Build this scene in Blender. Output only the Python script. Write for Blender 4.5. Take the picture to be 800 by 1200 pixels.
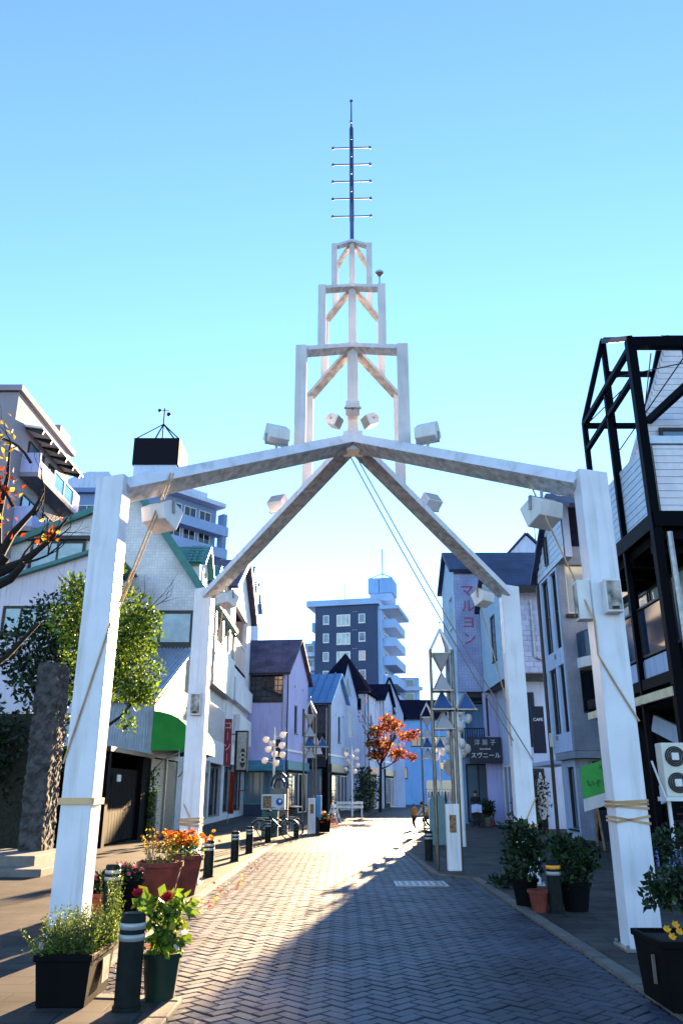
import bpy, bmesh, math, random
from mathutils import Vector, Matrix
random.seed(11)
R = math.radians
sc = bpy.context.scene
for o in list(bpy.data.objects): bpy.data.objects.remove(o)
COL = sc.collection

# ------------------------------------------------------------------ camera
cam_d = bpy.data.cameras.new('camera'); cam = bpy.data.objects.new('camera', cam_d); COL.objects.link(cam)
cam_d.sensor_fit = 'HORIZONTAL'; cam_d.sensor_width = 36.0; cam_d.lens = 930/800*36
cam_d.clip_start = 0.05; cam_d.clip_end = 3000
cam.location = (0, 0, 1.6)
cam.rotation_euler = (R(90)+math.atan(328/930), 0, 0)
sc.camera = cam

# ------------------------------------------------------------------ sky, sun, exposure
SUN_AZ, SUN_EL = R(10.3), R(12.5)
world = bpy.data.worlds.new('World'); sc.world = world; world.use_nodes = True
wn = world.node_tree.nodes; wl = world.node_tree.links
for n in list(wn): wn.remove(n)
sky = wn.new('ShaderNodeTexSky'); sky.sky_type = 'NISHITA'; sky.sun_disc = False
sky.sun_elevation = SUN_EL; sky.sun_rotation = SUN_AZ
sky.air_density = 0.85; sky.dust_density = 0.0; sky.ozone_density = 2.2; sky.altitude = 0
bg = wn.new('ShaderNodeBackground'); bg.inputs['Strength'].default_value = 0.071
wo = wn.new('ShaderNodeOutputWorld')
hs_ = wn.new('ShaderNodeHueSaturation'); hs_.inputs['Saturation'].default_value = 1.08
wl.new(sky.outputs[0], hs_.inputs['Color']); wl.new(hs_.outputs[0], bg.inputs[0]); wl.new(bg.outputs[0], wo.inputs[0])
sun_d = bpy.data.lights.new('sun', 'SUN'); sun = bpy.data.objects.new('sun', sun_d); COL.objects.link(sun)
sun_d.energy = 5.0; sun_d.angle = R(0.5); sun_d.color = (1.0, 0.69, 0.38)
sd = Vector((math.sin(SUN_AZ)*math.cos(SUN_EL), math.cos(SUN_AZ)*math.cos(SUN_EL), math.sin(SUN_EL)))
sun.rotation_euler = (-sd).to_track_quat('-Z', 'Y').to_euler(); sun.location = sd*60
vs = sc.view_settings
vs.view_transform = 'Standard'; vs.look = 'None'; vs.gamma = 1; vs.use_curve_mapping = False
vs.exposure = 2.95
sc.render.resolution_x = 682; sc.render.resolution_y = 1024

# ------------------------------------------------------------------ materials
MATS = {}
def M(name, col, rough=.6, metal=0., var=.12, vscale=3., bump=0., bscale=60., spec=.4, grime=0., brick=None, wave=None, trans=0., island=0., streak=0., coat=0., wpos=False):
    if name in MATS: return MATS[name]
    m = bpy.data.materials.new(name); m.use_nodes = True; MATS[name] = m
    nt = m.node_tree; N = nt.nodes; L = nt.links
    bs = N['Principled BSDF']; out = N['Material Output']
    bs.inputs['Roughness'].default_value = rough; bs.inputs['Metallic'].default_value = metal
    bs.inputs['Specular IOR Level'].default_value = spec
    if coat: bs.inputs['Coat Weight'].default_value = coat
    tc = N.new('ShaderNodeTexCoord'); co = tc.outputs['Object']
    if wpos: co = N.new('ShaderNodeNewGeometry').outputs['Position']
    col = tuple(col)+(1.,)
    def mixc(fac, a, b, mode='MIX'):
        x = N.new('ShaderNodeMix'); x.data_type = 'RGBA'; x.blend_type = mode
        if isinstance(fac, float): x.inputs[0].default_value = fac
        else: L.new(fac, x.inputs[0])
        for s, v in ((6, a), (7, b)):
            if isinstance(v, tuple): x.inputs[s].default_value = v
            else: L.new(v, x.inputs[s])
        return x.outputs[2]
    def ramp(src, lo, hi):
        r = N.new('ShaderNodeMapRange'); r.inputs[1].default_value = lo; r.inputs[2].default_value = hi; L.new(src, r.inputs[0]); return r.outputs[0]
    def noise(scale, det=5., vec=None):
        n = N.new('ShaderNodeTexNoise'); n.inputs['Scale'].default_value = scale; n.inputs['Detail'].default_value = det
        L.new(vec or co, n.inputs['Vector']); return n.outputs['Fac']
    c = col
    h = None
    if brick:                      # (width, height, mortar, axis) flat joints too small to build
        bw, bh, mo, axis, dark = brick
        sx = N.new('ShaderNodeSeparateXYZ'); L.new(co, sx.inputs[0]); cb = N.new('ShaderNodeCombineXYZ')
        a = {'x': (0, 2), 'y': (1, 2), 'f': (0, 1)}[axis]
        L.new(sx.outputs[a[0]], cb.inputs[0]); L.new(sx.outputs[a[1]], cb.inputs[1])
        b = N.new('ShaderNodeTexBrick'); b.inputs['Scale'].default_value = 1.; b.inputs['Brick Width'].default_value = bw; b.inputs['Row Height'].default_value = bh
        b.inputs['Mortar Size'].default_value = mo; b.offset = 0.5 if axis == 'f' else 0.0
        b.inputs['Color1'].default_value = col; b.inputs['Color2'].default_value = tuple(x*.86 for x in col[:3])+(1,); b.inputs['Mortar'].default_value = tuple(x*dark for x in col[:3])+(1,)
        L.new(cb.outputs[0], b.inputs['Vector']); c = b.outputs[0]; h = b.outputs['Fac']
    if wave:                       # (axis, period, dark)
        w = N.new('ShaderNodeTexWave'); w.wave_type = 'BANDS'; w.bands_direction = wave[0]; w.inputs['Scale'].default_value = .3142/wave[1]
        L.new(co, w.inputs['Vector']); c = mixc(ramp(w.outputs['Fac'], .0, .35), tuple(x*wave[2] for x in col[:3])+(1,), c)
    if var:
        n = noise(vscale); d = tuple(max(0, x*(1-2.2*var)) for x in col[:3])+(1,)
        c = mixc(ramp(n, .62, .32) if not brick else ramp(n, .9, .3), c, d) if not (brick or wave) else mixc(ramp(n, .7, .3), c, mixc(.75, c, d, 'MULTIPLY'))
    if grime:
        mp = N.new('ShaderNodeMapping'); mp.inputs['Scale'].default_value = (6, 6, .5); L.new(co, mp.inputs[0])
        c = mixc(ramp(noise(1.5, 8., mp.outputs[0]), .52, .8), c, mixc(grime, c, (.16, .14, .12, 1)))
    if streak:
        mp = N.new('ShaderNodeMapping'); mp.inputs['Scale'].default_value = (1, 1, 1); L.new(co, mp.inputs[0])
        c = mixc(ramp(noise(11., 12., mp.outputs[0]), .40, .72), c, mixc(streak, c, (.09, .09, .10, 1)))
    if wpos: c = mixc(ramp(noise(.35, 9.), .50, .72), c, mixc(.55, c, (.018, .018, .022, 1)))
    if island:
        g = N.new('ShaderNodeNewGeometry'); oi = N.new('ShaderNodeObjectInfo'); ad = N.new('ShaderNodeMath'); ad.operation = 'ADD'
        L.new(g.outputs['Random Per Island'], ad.inputs[0]); L.new(oi.outputs['Random'], ad.inputs[1])
        fr = N.new('ShaderNodeMath'); fr.operation = 'FRACT'; L.new(ad.outputs[0], fr.inputs[0])
        hs = N.new('ShaderNodeHueSaturation'); 
        mr = N.new('ShaderNodeMapRange'); mr.inputs[3].default_value = 1-island; mr.inputs[4].default_value = 1+island; L.new(fr.outputs[0], mr.inputs[0])
        L.new(mr.outputs[0], hs.inputs['Value'])
        if isinstance(c, tuple): hs.inputs['Color'].default_value = c
        else: L.new(c, hs.inputs['Color'])
        c = hs.outputs[0]
    if isinstance(c, tuple): bs.inputs['Base Color'].default_value = c
    else: L.new(c, bs.inputs['Base Color'])
    if bump or h:
        bp = N.new('ShaderNodeBump'); bp.inputs['Distance'].default_value = .02; bp.inputs['Strength'].default_value = bump or .35
        if h and not bump:
            iv = N.new('ShaderNodeMath'); iv.operation = 'SUBTRACT'; iv.inputs[0].default_value = 1; L.new(h, iv.inputs[1]); L.new(iv.outputs[0], bp.inputs['Height'])
        else: L.new(noise(bscale, 4.), bp.inputs['Height'])
        L.new(bp.outputs[0], bs.inputs['Normal'])
    if trans:
        t = N.new('ShaderNodeBsdfTranslucent')
        if isinstance(c, tuple): t.inputs[0].default_value = c
        else: L.new(c, t.inputs[0])
        mx = N.new('ShaderNodeMixShader'); mx.inputs[0].default_value = trans
        L.new(bs.outputs[0], mx.inputs[1]); L.new(t.outputs[0], mx.inputs[2]); L.new(mx.outputs[0], out.inputs[0])
    return m

white_steel = M('white_painted_steel', (.66, .66, .74), .38, var=.05, grime=.4, spec=.5)
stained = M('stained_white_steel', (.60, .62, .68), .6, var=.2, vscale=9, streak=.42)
tierw = M('white_steel_upper', (.62, .58, .60), .45, var=.08, grime=.3)
blue_steel = M('blue_painted_steel', (.05, .085, .24), .4, var=.08)
dark_iron = M('dark_iron', (.008, .008, .010), .5, metal=.2, var=.1)
black_steel = M('black_painted_steel', (.0012, .0014, .004), .5, var=.1, spec=.04)
zinc = M('galvanised_steel', (.32, .31, .31), .35, metal=.75, var=.15, vscale=8)
cable_m = M('steel_cable', (.35, .32, .3), .45, metal=.5, var=.1)
rope_m = M('tan_rope', (.55, .33, .18), .85, var=.2, bump=.3)
tape_m = M('tan_tape', (.62, .40, .20), .6, var=.12)
white_plas = M('white_lamp_housing', (.70, .68, .70), .5, var=.08, grime=.3)
lens_m = M('lamp_lens', (.32, .30, .28), .12, var=.05, spec=.6)
glass = M('dark_window_glass', (.010, .015, .022), .05, var=.0, spec=.7, coat=.3)
glassb = M('blue_window_glass', (.10, .16, .24), .06, var=.1, vscale=.6, spec=.7, coat=.3)
curtain = M('curtained_window_glass', (.36, .44, .46), .12, var=.18, vscale=1.2, spec=.6, coat=.3)
frame_dark = M('bronze_window_frame', (.012, .010, .010), .45, var=.1)
frame_white = M('white_window_frame', (.66, .67, .70), .45, var=.06)
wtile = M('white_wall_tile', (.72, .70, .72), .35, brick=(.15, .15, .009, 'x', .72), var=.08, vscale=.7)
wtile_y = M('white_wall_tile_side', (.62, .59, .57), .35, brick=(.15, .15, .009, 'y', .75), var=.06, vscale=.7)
plaster_w = M('white_plaster', (.70, .69, .72), .75, var=.07, vscale=.8, grime=.5)
plaster_pink = M('pinkish_plaster', (.60, .54, .63), .8, var=.07, vscale=.6, grime=.5)
plaster_lav = M('lavender_plaster', (.44, .44, .74), .8, var=.06, vscale=.5, grime=.5)
plaster_shade_pale = M('shade_tinted_plaster', (.42, .53, .76), .8, var=.06, vscale=.5, grime=.5)  # whitish walls; blue cast of the shade is put into the base colour
plaster_shade_blue = M('shade_blue_plaster', (.18, .38, .74), .8, var=.06, vscale=.4, grime=.5)  # white wall in shade, its blue cast painted into the base colour
plaster_grey = M('grey_tile_wall', (.30, .35, .46), .6, brick=(.1, .2, .008, 'x', .8), var=.07, vscale=.7)
taupe = M('taupe_render', (.27, .24, .29), .8, var=.08, vscale=.4, grime=.2)
navy_brick = M('navy_brick_tile', (.018, .045, .12), .6, var=.12, vscale=.3)
roof_green = M('green_glazed_tile', (.05, .20, .18), .35, var=.15, vscale=2, spec=.5)
trim_green = M('green_trim', (.04, .17, .16), .5, var=.12)
roof_purple = M('purple_slate', (.13, .10, .17), .7, brick=(.4, .28, .02, 'x', .7), var=.1, vscale=1)
roof_navy = M('navy_slate', (.035, .045, .13), .6, brick=(.4, .25, .02, 'x', .75), var=.12, vscale=1)
roof_bluem = M('blue_metal_roof', (.10, .24, .46), .35, var=.1, metal=.2)
roof_dark = M('dark_slate_roof', (.012, .012, .028), .9, spec=.0, var=.15, vscale=1)
corr = M('white_corrugated_sheet', (.42, .48, .58), .5, var=.1, grime=.35, metal=.1)
corr_roof = M('grey_corrugated_roof', (.30, .33, .40), .45, var=.15, metal=.3, grime=.3)
shutter_m = M('beige_roller_shutter', (.58, .52, .44), .5, var=.08, grime=.2)
shutter_d = M('dark_roller_shutter', (.05, .055, .075), .45, var=.12)
awning_g = M('green_awning_canvas', (.012, .26, .03), .7, var=.1, bump=.15, bscale=90)
teal_m = M('teal_awning', (.05, .24, .32), .55, var=.1, grime=.2)
dark_void = M('shade_black', (.002, .002, .003), .8, spec=.1, var=.15)  # near-black base stands in for shade in recesses and unlit insides
concrete = M('weathered_concrete', (.17, .16, .15), .85, var=.2, vscale=3, bump=.3, bscale=40)
stone_m = M('rough_split_granite', (.07, .07, .075), .9, var=.35, vscale=6, bump=.9, bscale=14)
stone_pale = M('pale_step_stone', (.18, .17, .16), .8, var=.15, vscale=5, bump=.3)
siding = M('white_siding_board', (.60, .60, .67), .5, var=.06, grime=.15)
siding_b = M('pale_blue_siding_board', (.50, .62, .78), .5, var=.06, grime=.15)
shingle_m = M('lilac_grey_wall_tile', (.42, .46, .64), .55, var=.1, island=.12)
towertile = M('lilac_mosaic_tile', (.40, .45, .70), .45, brick=(.16, .08, .010, 'x', .6), var=.08, vscale=.8)
towertile_y = M('lilac_mosaic_tile_side', (.30, .36, .62), .45, brick=(.16, .08, .010, 'y', .6), var=.08, vscale=.8)
red_sign = M('crimson_sign_board', (.30, .02, .04), .45, var=.1)
red_bright = M('red_letters', (.36, .04, .08), .45, var=.05)
red_cloth = M('orange_red_banner_cloth', (.75, .10, .03), .8, var=.12, trans=.3)
white_paint = M('white_lettering', (.82, .82, .82), .5, var=.0)
black_paint = M('black_lettering', (.01, .01, .01), .5, var=.0)
green_sign = M('green_shop_sign', (.02, .36, .05), .5, var=.08)
navy_sign = M('navy_sign_board', (.012, .016, .035), .4, var=.1)
terra = M('terracotta_pot', (.20, .035, .022), .75, var=.2, vscale=5, bump=.15)
terra_o = M('orange_terracotta', (.34, .07, .03), .75, var=.2, vscale=5, bump=.15)
black_plas = M('black_planter_plastic', (.005, .005, .006), .7, var=.15, spec=.06)
green_plas = M('green_pot_plastic', (.010, .026, .016), .4, var=.1)
soil = M('potting_soil', (.012, .009, .006), .95, var=.3, vscale=30, bump=.8)
bollard_m = M('bollard_dark_green_paint', (.007, .012, .012), .5, var=.2, vscale=12, spec=.12)
band_m = M('bollard_silver_band', (.34, .35, .37), .35, var=.1, metal=.3)
band_o = M('bollard_orange_reflector', (.85, .32, .02), .35, var=.05)
bark = M('dark_tree_bark', (.010, .008, .008), .9, var=.3, vscale=10, bump=.8, bscale=25)
leaf_o = M('orange_autumn_leaf', (.30, .05, .012), .6, var=0, trans=.45, island=.5)
leaf_y = M('yellow_autumn_leaf', (.60, .38, .04), .6, var=0, trans=.45, island=.4)
leaf_yg = M('yellow_green_leaf', (.14, .22, .015), .5, var=0, trans=.4, island=.5)
leaf_g = M('green_leaf', (.03, .07, .014), .5, var=0, trans=.4, island=.5)
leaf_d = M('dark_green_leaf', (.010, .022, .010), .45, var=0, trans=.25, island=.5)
leaf_s = M('grey_green_needle_leaf', (.07, .095, .03), .6, var=0, trans=.4, island=.45)
fl_red = M('red_petal', (.32, .006, .012), .6, var=0, trans=.35, island=.25)
fl_or = M('orange_petal', (.55, .12, .01), .6, var=0, trans=.35, island=.3)
fl_ye = M('yellow_petal', (.85, .42, .02), .6, var=0, trans=.35, island=.2)
fl_pk = M('pink_petal', (.42, .07, .15), .6, var=0, trans=.35, island=.3)
fl_wh = M('white_petal', (.6, .58, .55), .6, var=0, trans=.35, island=.2)
lamp_glass = M('milky_lamp_glass', (.78, .76, .76), .3, var=.05, trans=.35)
blue_plas = M('bright_blue_plastic', (.02, .28, .66), .4, var=.08)
skin_m = M('skin', (.50, .30, .21), .6, var=.04)
hair_m = M('black_hair', (.012, .010, .009), .6, var=.1)
cl_brown = M('brown_jacket', (.30, .16, .05), .85, var=.12)
cl_black = M('black_clothes', (.014, .014, .017), .85, var=.15)
cl_stripe = M('striped_top', (.62, .62, .62), .8, var=0, wave=('Z', .06, .03))
cl_mustard = M('mustard_cardigan', (.55, .28, .03), .85, var=.12)
cl_blue = M('blue_knit_hat', (.03, .16, .60), .9, var=.1)
cl_navy = M('navy_trousers', (.02, .025, .05), .85, var=.12)
rubber = M('black_rubber', (.015, .015, .015), .8, var=.1)
cone_m = M('orange_cone', (.80, .07, .02), .5, var=.06)
wood = M('worn_wood', (.30, .18, .09), .7, var=.2, vscale=8)
brass = M('brown_notice_panel', (.28, .15, .06), .4, var=.45, vscale=25)
ac_m = M('beige_ac_casing', (.62, .60, .54), .5, var=.06, grime=.2)
asphalt = M('grey_asphalt', (.06, .06, .065), .9, var=.2, vscale=4, bump=.4, bscale=120)
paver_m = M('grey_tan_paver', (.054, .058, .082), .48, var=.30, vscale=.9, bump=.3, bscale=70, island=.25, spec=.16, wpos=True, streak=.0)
pave_far = M('paver_field', (.050, .046, .048), .48, var=.14, vscale=1.2, brick=(.32, .16, .012, 'f', .5), spec=.1)
joint_m = M('paver_joint_sand', (.02, .019, .02), .9, var=.25, vscale=9)
foot_m = M('footway_slab', (.088, .076, .070), .7, spec=.12, var=.16, vscale=1.3, brick=(.6, .3, .012, 'f', .45))
kerb_m = M('kerb_stone', (.13, .115, .10), .8, var=.16, vscale=4, bump=.25, bscale=50, island=.08)

# ------------------------------------------------------------------ mesh helpers
V = Vector
class MB:
    def __init__(s): s.v = []; s.f = []; s.m = []
    def add(s, vs, fs, mi=0):
        b = len(s.v); s.v += [tuple(p) for p in vs]
        for f in fs: s.f.append(tuple(i+b for i in f)); s.m.append(mi)
        return s
    def hexa(s, p, mi=0):  # 8 points: bottom 0-3, top 4-7
        return s.add(p, [(3,2,1,0),(4,5,6,7),(0,1,5,4),(1,2,6,5),(2,3,7,6),(3,0,4,7)], mi)
    def box(s, x0, x1, y0, y1, z0, z1, mi=0):
        return s.hexa([(x0,y0,z0),(x1,y0,z0),(x1,y1,z0),(x0,y1,z0),(x0,y0,z1),(x1,y0,z1),(x1,y1,z1),(x0,y1,z1)], mi)
    def fbox(s, F, u0, u1, z0, z1, w0, w1, mi=0):
        return s.hexa([F(u0,z0,w0),F(u1,z0,w0),F(u1,z0,w1),F(u0,z0,w1),F(u0,z1,w0),F(u1,z1,w0),F(u1,z1,w1),F(u0,z1,w1)], mi)
    def prism(s, pts, vec, mi=0):
        n = len(pts); vec = V(vec); a = [V(p) for p in pts]; b = [p+vec for p in a]
        return s.add(a+b, [tuple(range(n))[::-1], tuple(range(n, 2*n))]+[(i, (i+1)%n, n+(i+1)%n, n+i) for i in range(n)], mi)
    def bar(s, a, b, w, h=None, up=(0,0,1), mi=0, bot=None, roll=0.):
        a = V(a); b = V(b); h = h or w; d = (b-a).normalized(); up = V(up)
        if abs(d.dot(up)) > .99: up = V((0,1,0))
        x = d.cross(up).normalized(); z = x.cross(d).normalized()
        if roll: x, z = x*math.cos(roll)+z*math.sin(roll), z*math.cos(roll)-x*math.sin(roll)
        q = [a-x*w/2-z*h/2, a+x*w/2-z*h/2, b+x*w/2-z*h/2, b-x*w/2-z*h/2]
        q += [p+z*h for p in q]
        s.hexa(q, mi)
        if bot is not None: s.m[-6] = bot
        return s
    def tube(s, pts, rs, n=8, mi=0, caps=True):
        pts = [V(p) for p in pts]
        if not isinstance(rs, (list, tuple)): rs = [rs]*len(pts)
        rings = []; ref = None
        for i, p in enumerate(pts):
            d = (pts[min(i+1, len(pts)-1)]-pts[max(i-1, 0)]).normalized()
            if ref is None or abs(d.dot(ref)) > .98: ref = V((1,0,0)) if abs(d.x) < .9 else V((0,1,0))
            x = d.cross(ref).normalized(); y = d.cross(x)
            rings.append([p+(x*math.cos(2*math.pi*k/n)+y*math.sin(2*math.pi*k/n))*rs[i] for k in range(n)])
        vs_ = [q for r in rings for q in r]; fs = []
        for i in range(len(pts)-1):
            for k in range(n): fs.append((i*n+k, i*n+(k+1)%n, (i+1)*n+(k+1)%n, (i+1)*n+k))
        if caps: fs += [tuple(range(n))[::-1], tuple(range((len(pts)-1)*n, len(pts)*n))]
        return s.add(vs_, fs, mi)
    def lathe(s, prof, c=(0,0,0), n=20, mi=0, sq=None):
        c = V(c); vs_ = []; fs = []
        for r, z in prof:
            for k in range(n):
                a = 2*math.pi*k/n; vs_.append(c+V((r*math.cos(a), r*math.sin(a), z)))
        for i in range(len(prof)-1):
            for k in range(n): fs.append((i*n+k, i*n+(k+1)%n, (i+1)*n+(k+1)%n, (i+1)*n+k))
        fs += [tuple(range(n))[::-1], tuple(range((len(prof)-1)*n, len(prof)*n))]
        return s.add(vs_, fs, mi)
    def ball(s, c, r, n=10, mi=0, sz=(1,1,1)):
        c = V(c); vs_ = [c-V((0,0,r*sz[2]))]; fs = []; k = n//2
        for i in range(1, k):
            t = math.pi*i/k-math.pi/2
            for j in range(n): a = 2*math.pi*j/n; vs_.append(c+V((math.cos(t)*math.cos(a)*sz[0], math.cos(t)*math.sin(a)*sz[1], math.sin(t)*sz[2]))*r)
        vs_.append(c+V((0,0,r*sz[2]))); e = len(vs_)-1
        for j in range(n): fs.append((0, 1+(j+1)%n, 1+j)); fs.append((e, e-n+j, e-n+(j+1)%n))
        for i in range(k-2):
            for j in range(n): fs.append((1+i*n+j, 1+i*n+(j+1)%n, 1+(i+1)*n+(j+1)%n, 1+(i+1)*n+j))
        return s.add(vs_, fs, mi)
    def disc(s, c, nrm, r, t, n=16, mi=0):
        nrm = V(nrm).normalized(); c = V(c); return s.tube([c-nrm*t/2, c+nrm*t/2], r, n, mi)
    def leaf(s, c, d, w, l, mi=0):  # folded diamond leaf
        c = V(c); d = V(d).normalized(); x = d.cross(V((random.uniform(-1,1), random.uniform(-1,1), random.uniform(-1,1)))).normalized(); nz = x.cross(d)
        return s.add([c, c+d*l*.5+x*w*.5+nz*w*.15, c+d*l, c+d*l*.5-x*w*.5+nz*w*.15], [(0,1,2), (0,2,3)], mi)
    def build(s, name, mats, parent=None, smooth=False, bev=0., norm=True, org=None):
        me = bpy.data.meshes.new(name)
        o0 = V(org) if org else (ROOTS.get(parent.name, V((0,0,0))) if parent else V((0,0,0)))
        me.from_pydata([(x-o0.x, y-o0.y, z-o0.z) for x, y, z in s.v], [], s.f)
        if not isinstance(mats, (list, tuple)): mats = [mats]
        for m in mats: me.materials.append(m)
        me.polygons.foreach_set('material_index', s.m)
        if norm:
            bm = bmesh.new(); bm.from_mesh(me); bmesh.ops.recalc_face_normals(bm, faces=bm.faces); bm.to_mesh(me); bm.free()
        if smooth:
            me.polygons.foreach_set('use_smooth', [True]*len(me.polygons)); 
            try: me.set_sharp_from_angle(angle=R(40))
            except Exception: pass
        o = bpy.data.objects.new(name, me); COL.objects.link(o)
        if parent: o.parent = parent; ROOTS[o.name] = o0
        elif org: o.location = o0
        if bev:
            b = o.modifiers.new('edge', 'BEVEL'); b.width = bev; b.segments = 2; b.limit_method = 'ANGLE'; b.angle_limit = R(40)
        return o
ROOTS = {}
def tag(o, label, cat, group=None):
    o['label'] = label; o['category'] = cat
    if group: o['group'] = group
    return o
def thing(name, label, cat, loc=(0,0,0), rz=0., group=None):
    o = bpy.data.objects.new(name, None); COL.objects.link(o); o.location = loc; o.rotation_euler = (0,0,rz); o.empty_display_size = .2
    return tag(o, label, cat, group)
def wthing(name, label, cat, loc, group=None):   # its parts are given in world coordinates
    o = thing(name, label, cat, loc, 0., group); ROOTS[o.name] = V(loc); return o
def dup(root, loc, rz, label=None, group=None):
    r = root.copy(); COL.objects.link(r); r.location = loc; r.rotation_euler = (0,0,rz)
    if label: r['label'] = label
    if group: r['group'] = group
    def rec(src, dst):
        for ch in list(src.children):
            c = ch.copy(); COL.objects.link(c); c.parent = dst; rec(ch, c)
    rec(root, r); return r
def struct(o): o['kind'] = 'structure'; return o
def stuff(o): o['kind'] = 'stuff'; return o
def Frame(o, u, n):
    o = V(o); u = V(u).normalized(); n = V(n).normalized()
    return lambda a, z, w=0.: o+u*a+n*w+V((0,0,z))
def FY(y, x0=0.): return Frame((x0, y, 0), (1,0,0), (0,-1,0))          # faces the camera
def FXp(x, y0=0.): return Frame((x, y0, 0), (0,1,0), (1,0,0))          # faces +X
def FXm(x, y0=0.): return Frame((x, y0, 0), (0,1,0), (-1,0,0))         # faces -X
def FQ(p, q, side=1):                                                   # wall from p to q, outward to the right of p->q
    p = V((p[0], p[1], 0)); q = V((q[0], q[1], 0)); d = (q-p).normalized(); return Frame(p, d, V((d.y, -d.x, 0))*side)
def wall(mb, F, u0, u1, z0, z1, ops=(), t=.25, mi=0):
    us = sorted({u0, u1, *[a for o in ops for a in o[:2]]}); zs = sorted({z0, z1, *[a for o in ops for a in o[2:4]]})
    us = [u for u in us if u0 <= u <= u1]; zs = [z for z in zs if z0 <= z <= z1]
    for za, zb in zip(zs, zs[1:]):
        st = None
        for ua, ub in zip(us, us[1:]):
            hole = any(o[0] <= ua+1e-6 and o[1] >= ub-1e-6 and o[2] <= za+1e-6 and o[3] >= zb-1e-6 for o in ops)
            if hole:
                if st is not None: mb.fbox(F, st, ua, za, zb, -t, 0, mi); st = None
            elif st is None: st = ua
        if st is not None: mb.fbox(F, st, us[-1], za, zb, -t, 0, mi)
    return mb
def window(parent, F, u0, u1, z0, z1, fm=None, gm=None, nv=1, nh=0, fw=.07, w=-.14, sill=True, name='window', proud=.05):
    fm = fm or frame_dark; gm = gm or glass
    b = MB(); e = w+proud
    b.fbox(F, u0, u1, z0, z0+fw, w-.03, e); b.fbox(F, u0, u1, z1-fw, z1, w-.03, e)
    b.fbox(F, u0, u0+fw, z0+fw, z1-fw, w-.03, e); b.fbox(F, u1-fw, u1, z0+fw, z1-fw, w-.03, e)
    for i in range(1, nv+1):
        c = u0+(u1-u0)*i/(nv+1); b.fbox(F, c-fw*.4, c+fw*.4, z0+fw, z1-fw, w-.03, e-.012)
    for i in range(1, nh+1):
        c = z0+(z1-z0)*i/(nh+1); b.fbox(F, u0+fw, u1-fw, c-fw*.35, c+fw*.35, w-.03, e-.02)
    o = b.build(name, fm, parent)
    MB().fbox(F, u0+fw*.5, u1-fw*.5, z0+fw*.5, z1-fw*.5, w-.02, w).build('pane', gm, o)
    if sill: MB().fbox(F, u0-.06, u1+.06, z0-.07, z0-.002, w, .07).build('sill', fm, o)
    return o
def slab(mb, a, b, c, d, t, mi=0):   # roof slab, quad a b c d lifted by t along its normal
    a, b, c, d = map(V, (a, b, c, d)); n = (b-a).cross(d-a).normalized()
    if n.z < 0: n = -n
    return mb.hexa([a, b, c, d, a+n*t, b+n*t, c+n*t, d+n*t], mi)
def text_mesh(txt, size):
    c = bpy.data.curves.new('t', 'FONT'); c.body = txt; c.size = size; c.align_x = 'CENTER'; c.align_y = 'CENTER'; c.extrude = .012; c.resolution_u = 3
    o = bpy.data.objects.new('t', c); COL.objects.link(o); dg = bpy.context.evaluated_depsgraph_get(); dg.update()
    me = bpy.data.meshes.new_from_object(o.evaluated_get(dg)); bpy.data.objects.remove(o); return me
def lettering(txt, size, F, u, z, w, mat, parent, name='lettering'):
    me = text_mesh(txt, size); org = ROOTS.get(parent.name, V((0,0,0)))
    for v in me.vertices: v.co = F(u+v.co.x, z+v.co.y, w+v.co.z)-org
    me.materials.clear(); me.materials.append(mat)
    o = bpy.data.objects.new(name, me); COL.objects.link(o); o.parent = parent; return o
# ================================================================== GROUND
def interp(pl, y):
    for (xa, ya), (xb, yb) in zip(pl, pl[1:]):
        if ya <= y <= yb: return xa+(xb-xa)*(y-ya)/max(1e-6, yb-ya)
    return pl[0][0] if y < pl[0][1] else pl[-1][0]
EDL = [(-1.28,-6),(-1.28,7.35),(-2.24,7.5),(-2.22,12),(-2.12,27),(-1.75,31),(-1.05,36),(.3,45),(2.2,60),(4.6,80),(7.5,112)]
EDR = [(2.52,-6),(2.52,16.8),(1.85,17.5),(1.75,24),(2.1,30),(3.7,38),(5.4,46),(7.5,60),(10.5,80),(14,112)]
struct(MB().add([(-900,-300,-.06),(900,-300,-.06),(900,1500,-.06),(-900,1500,-.06)], [(0,1,2,3)]).build('ground', asphalt, norm=False))
road = struct(MB().add([(-2.6,-6,-.016),(2.8,-6,-.016),(2.8,24.6,-.016),(-2.6,24.6,-.016)], [(0,1,2,3)]).build('road', joint_m, norm=False))
b = MB(); ys = [24.0]+[24+i*2 for i in range(1, 45)]
for ya, yb in zip(ys, ys[1:]):
    b.add([(interp(EDL,ya)-.05,ya,0),(interp(EDR,ya)+.05,ya,0),(interp(EDR,yb)+.05,yb,0),(interp(EDL,yb)-.05,yb,0)], [(0,1,2,3)])
stuff(b.build('distant_paving', pave_far, road, norm=False))
def strip(pl, xo):
    b = MB()
    for (xa, ya), (xb, yb) in zip(pl, pl[1:]): b.add([(xa,ya,.03),(xo,ya,.03),(xo,yb,.03),(xb,yb,.03)], [(0,1,2,3)] if xo > xa else [(3,2,1,0)])
    return b
fl_ = struct(strip(EDL, -45).build('left_footway', foot_m, norm=False))
fr_ = struct(strip(EDR, 45).build('right_footway', foot_m, norm=False))
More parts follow.
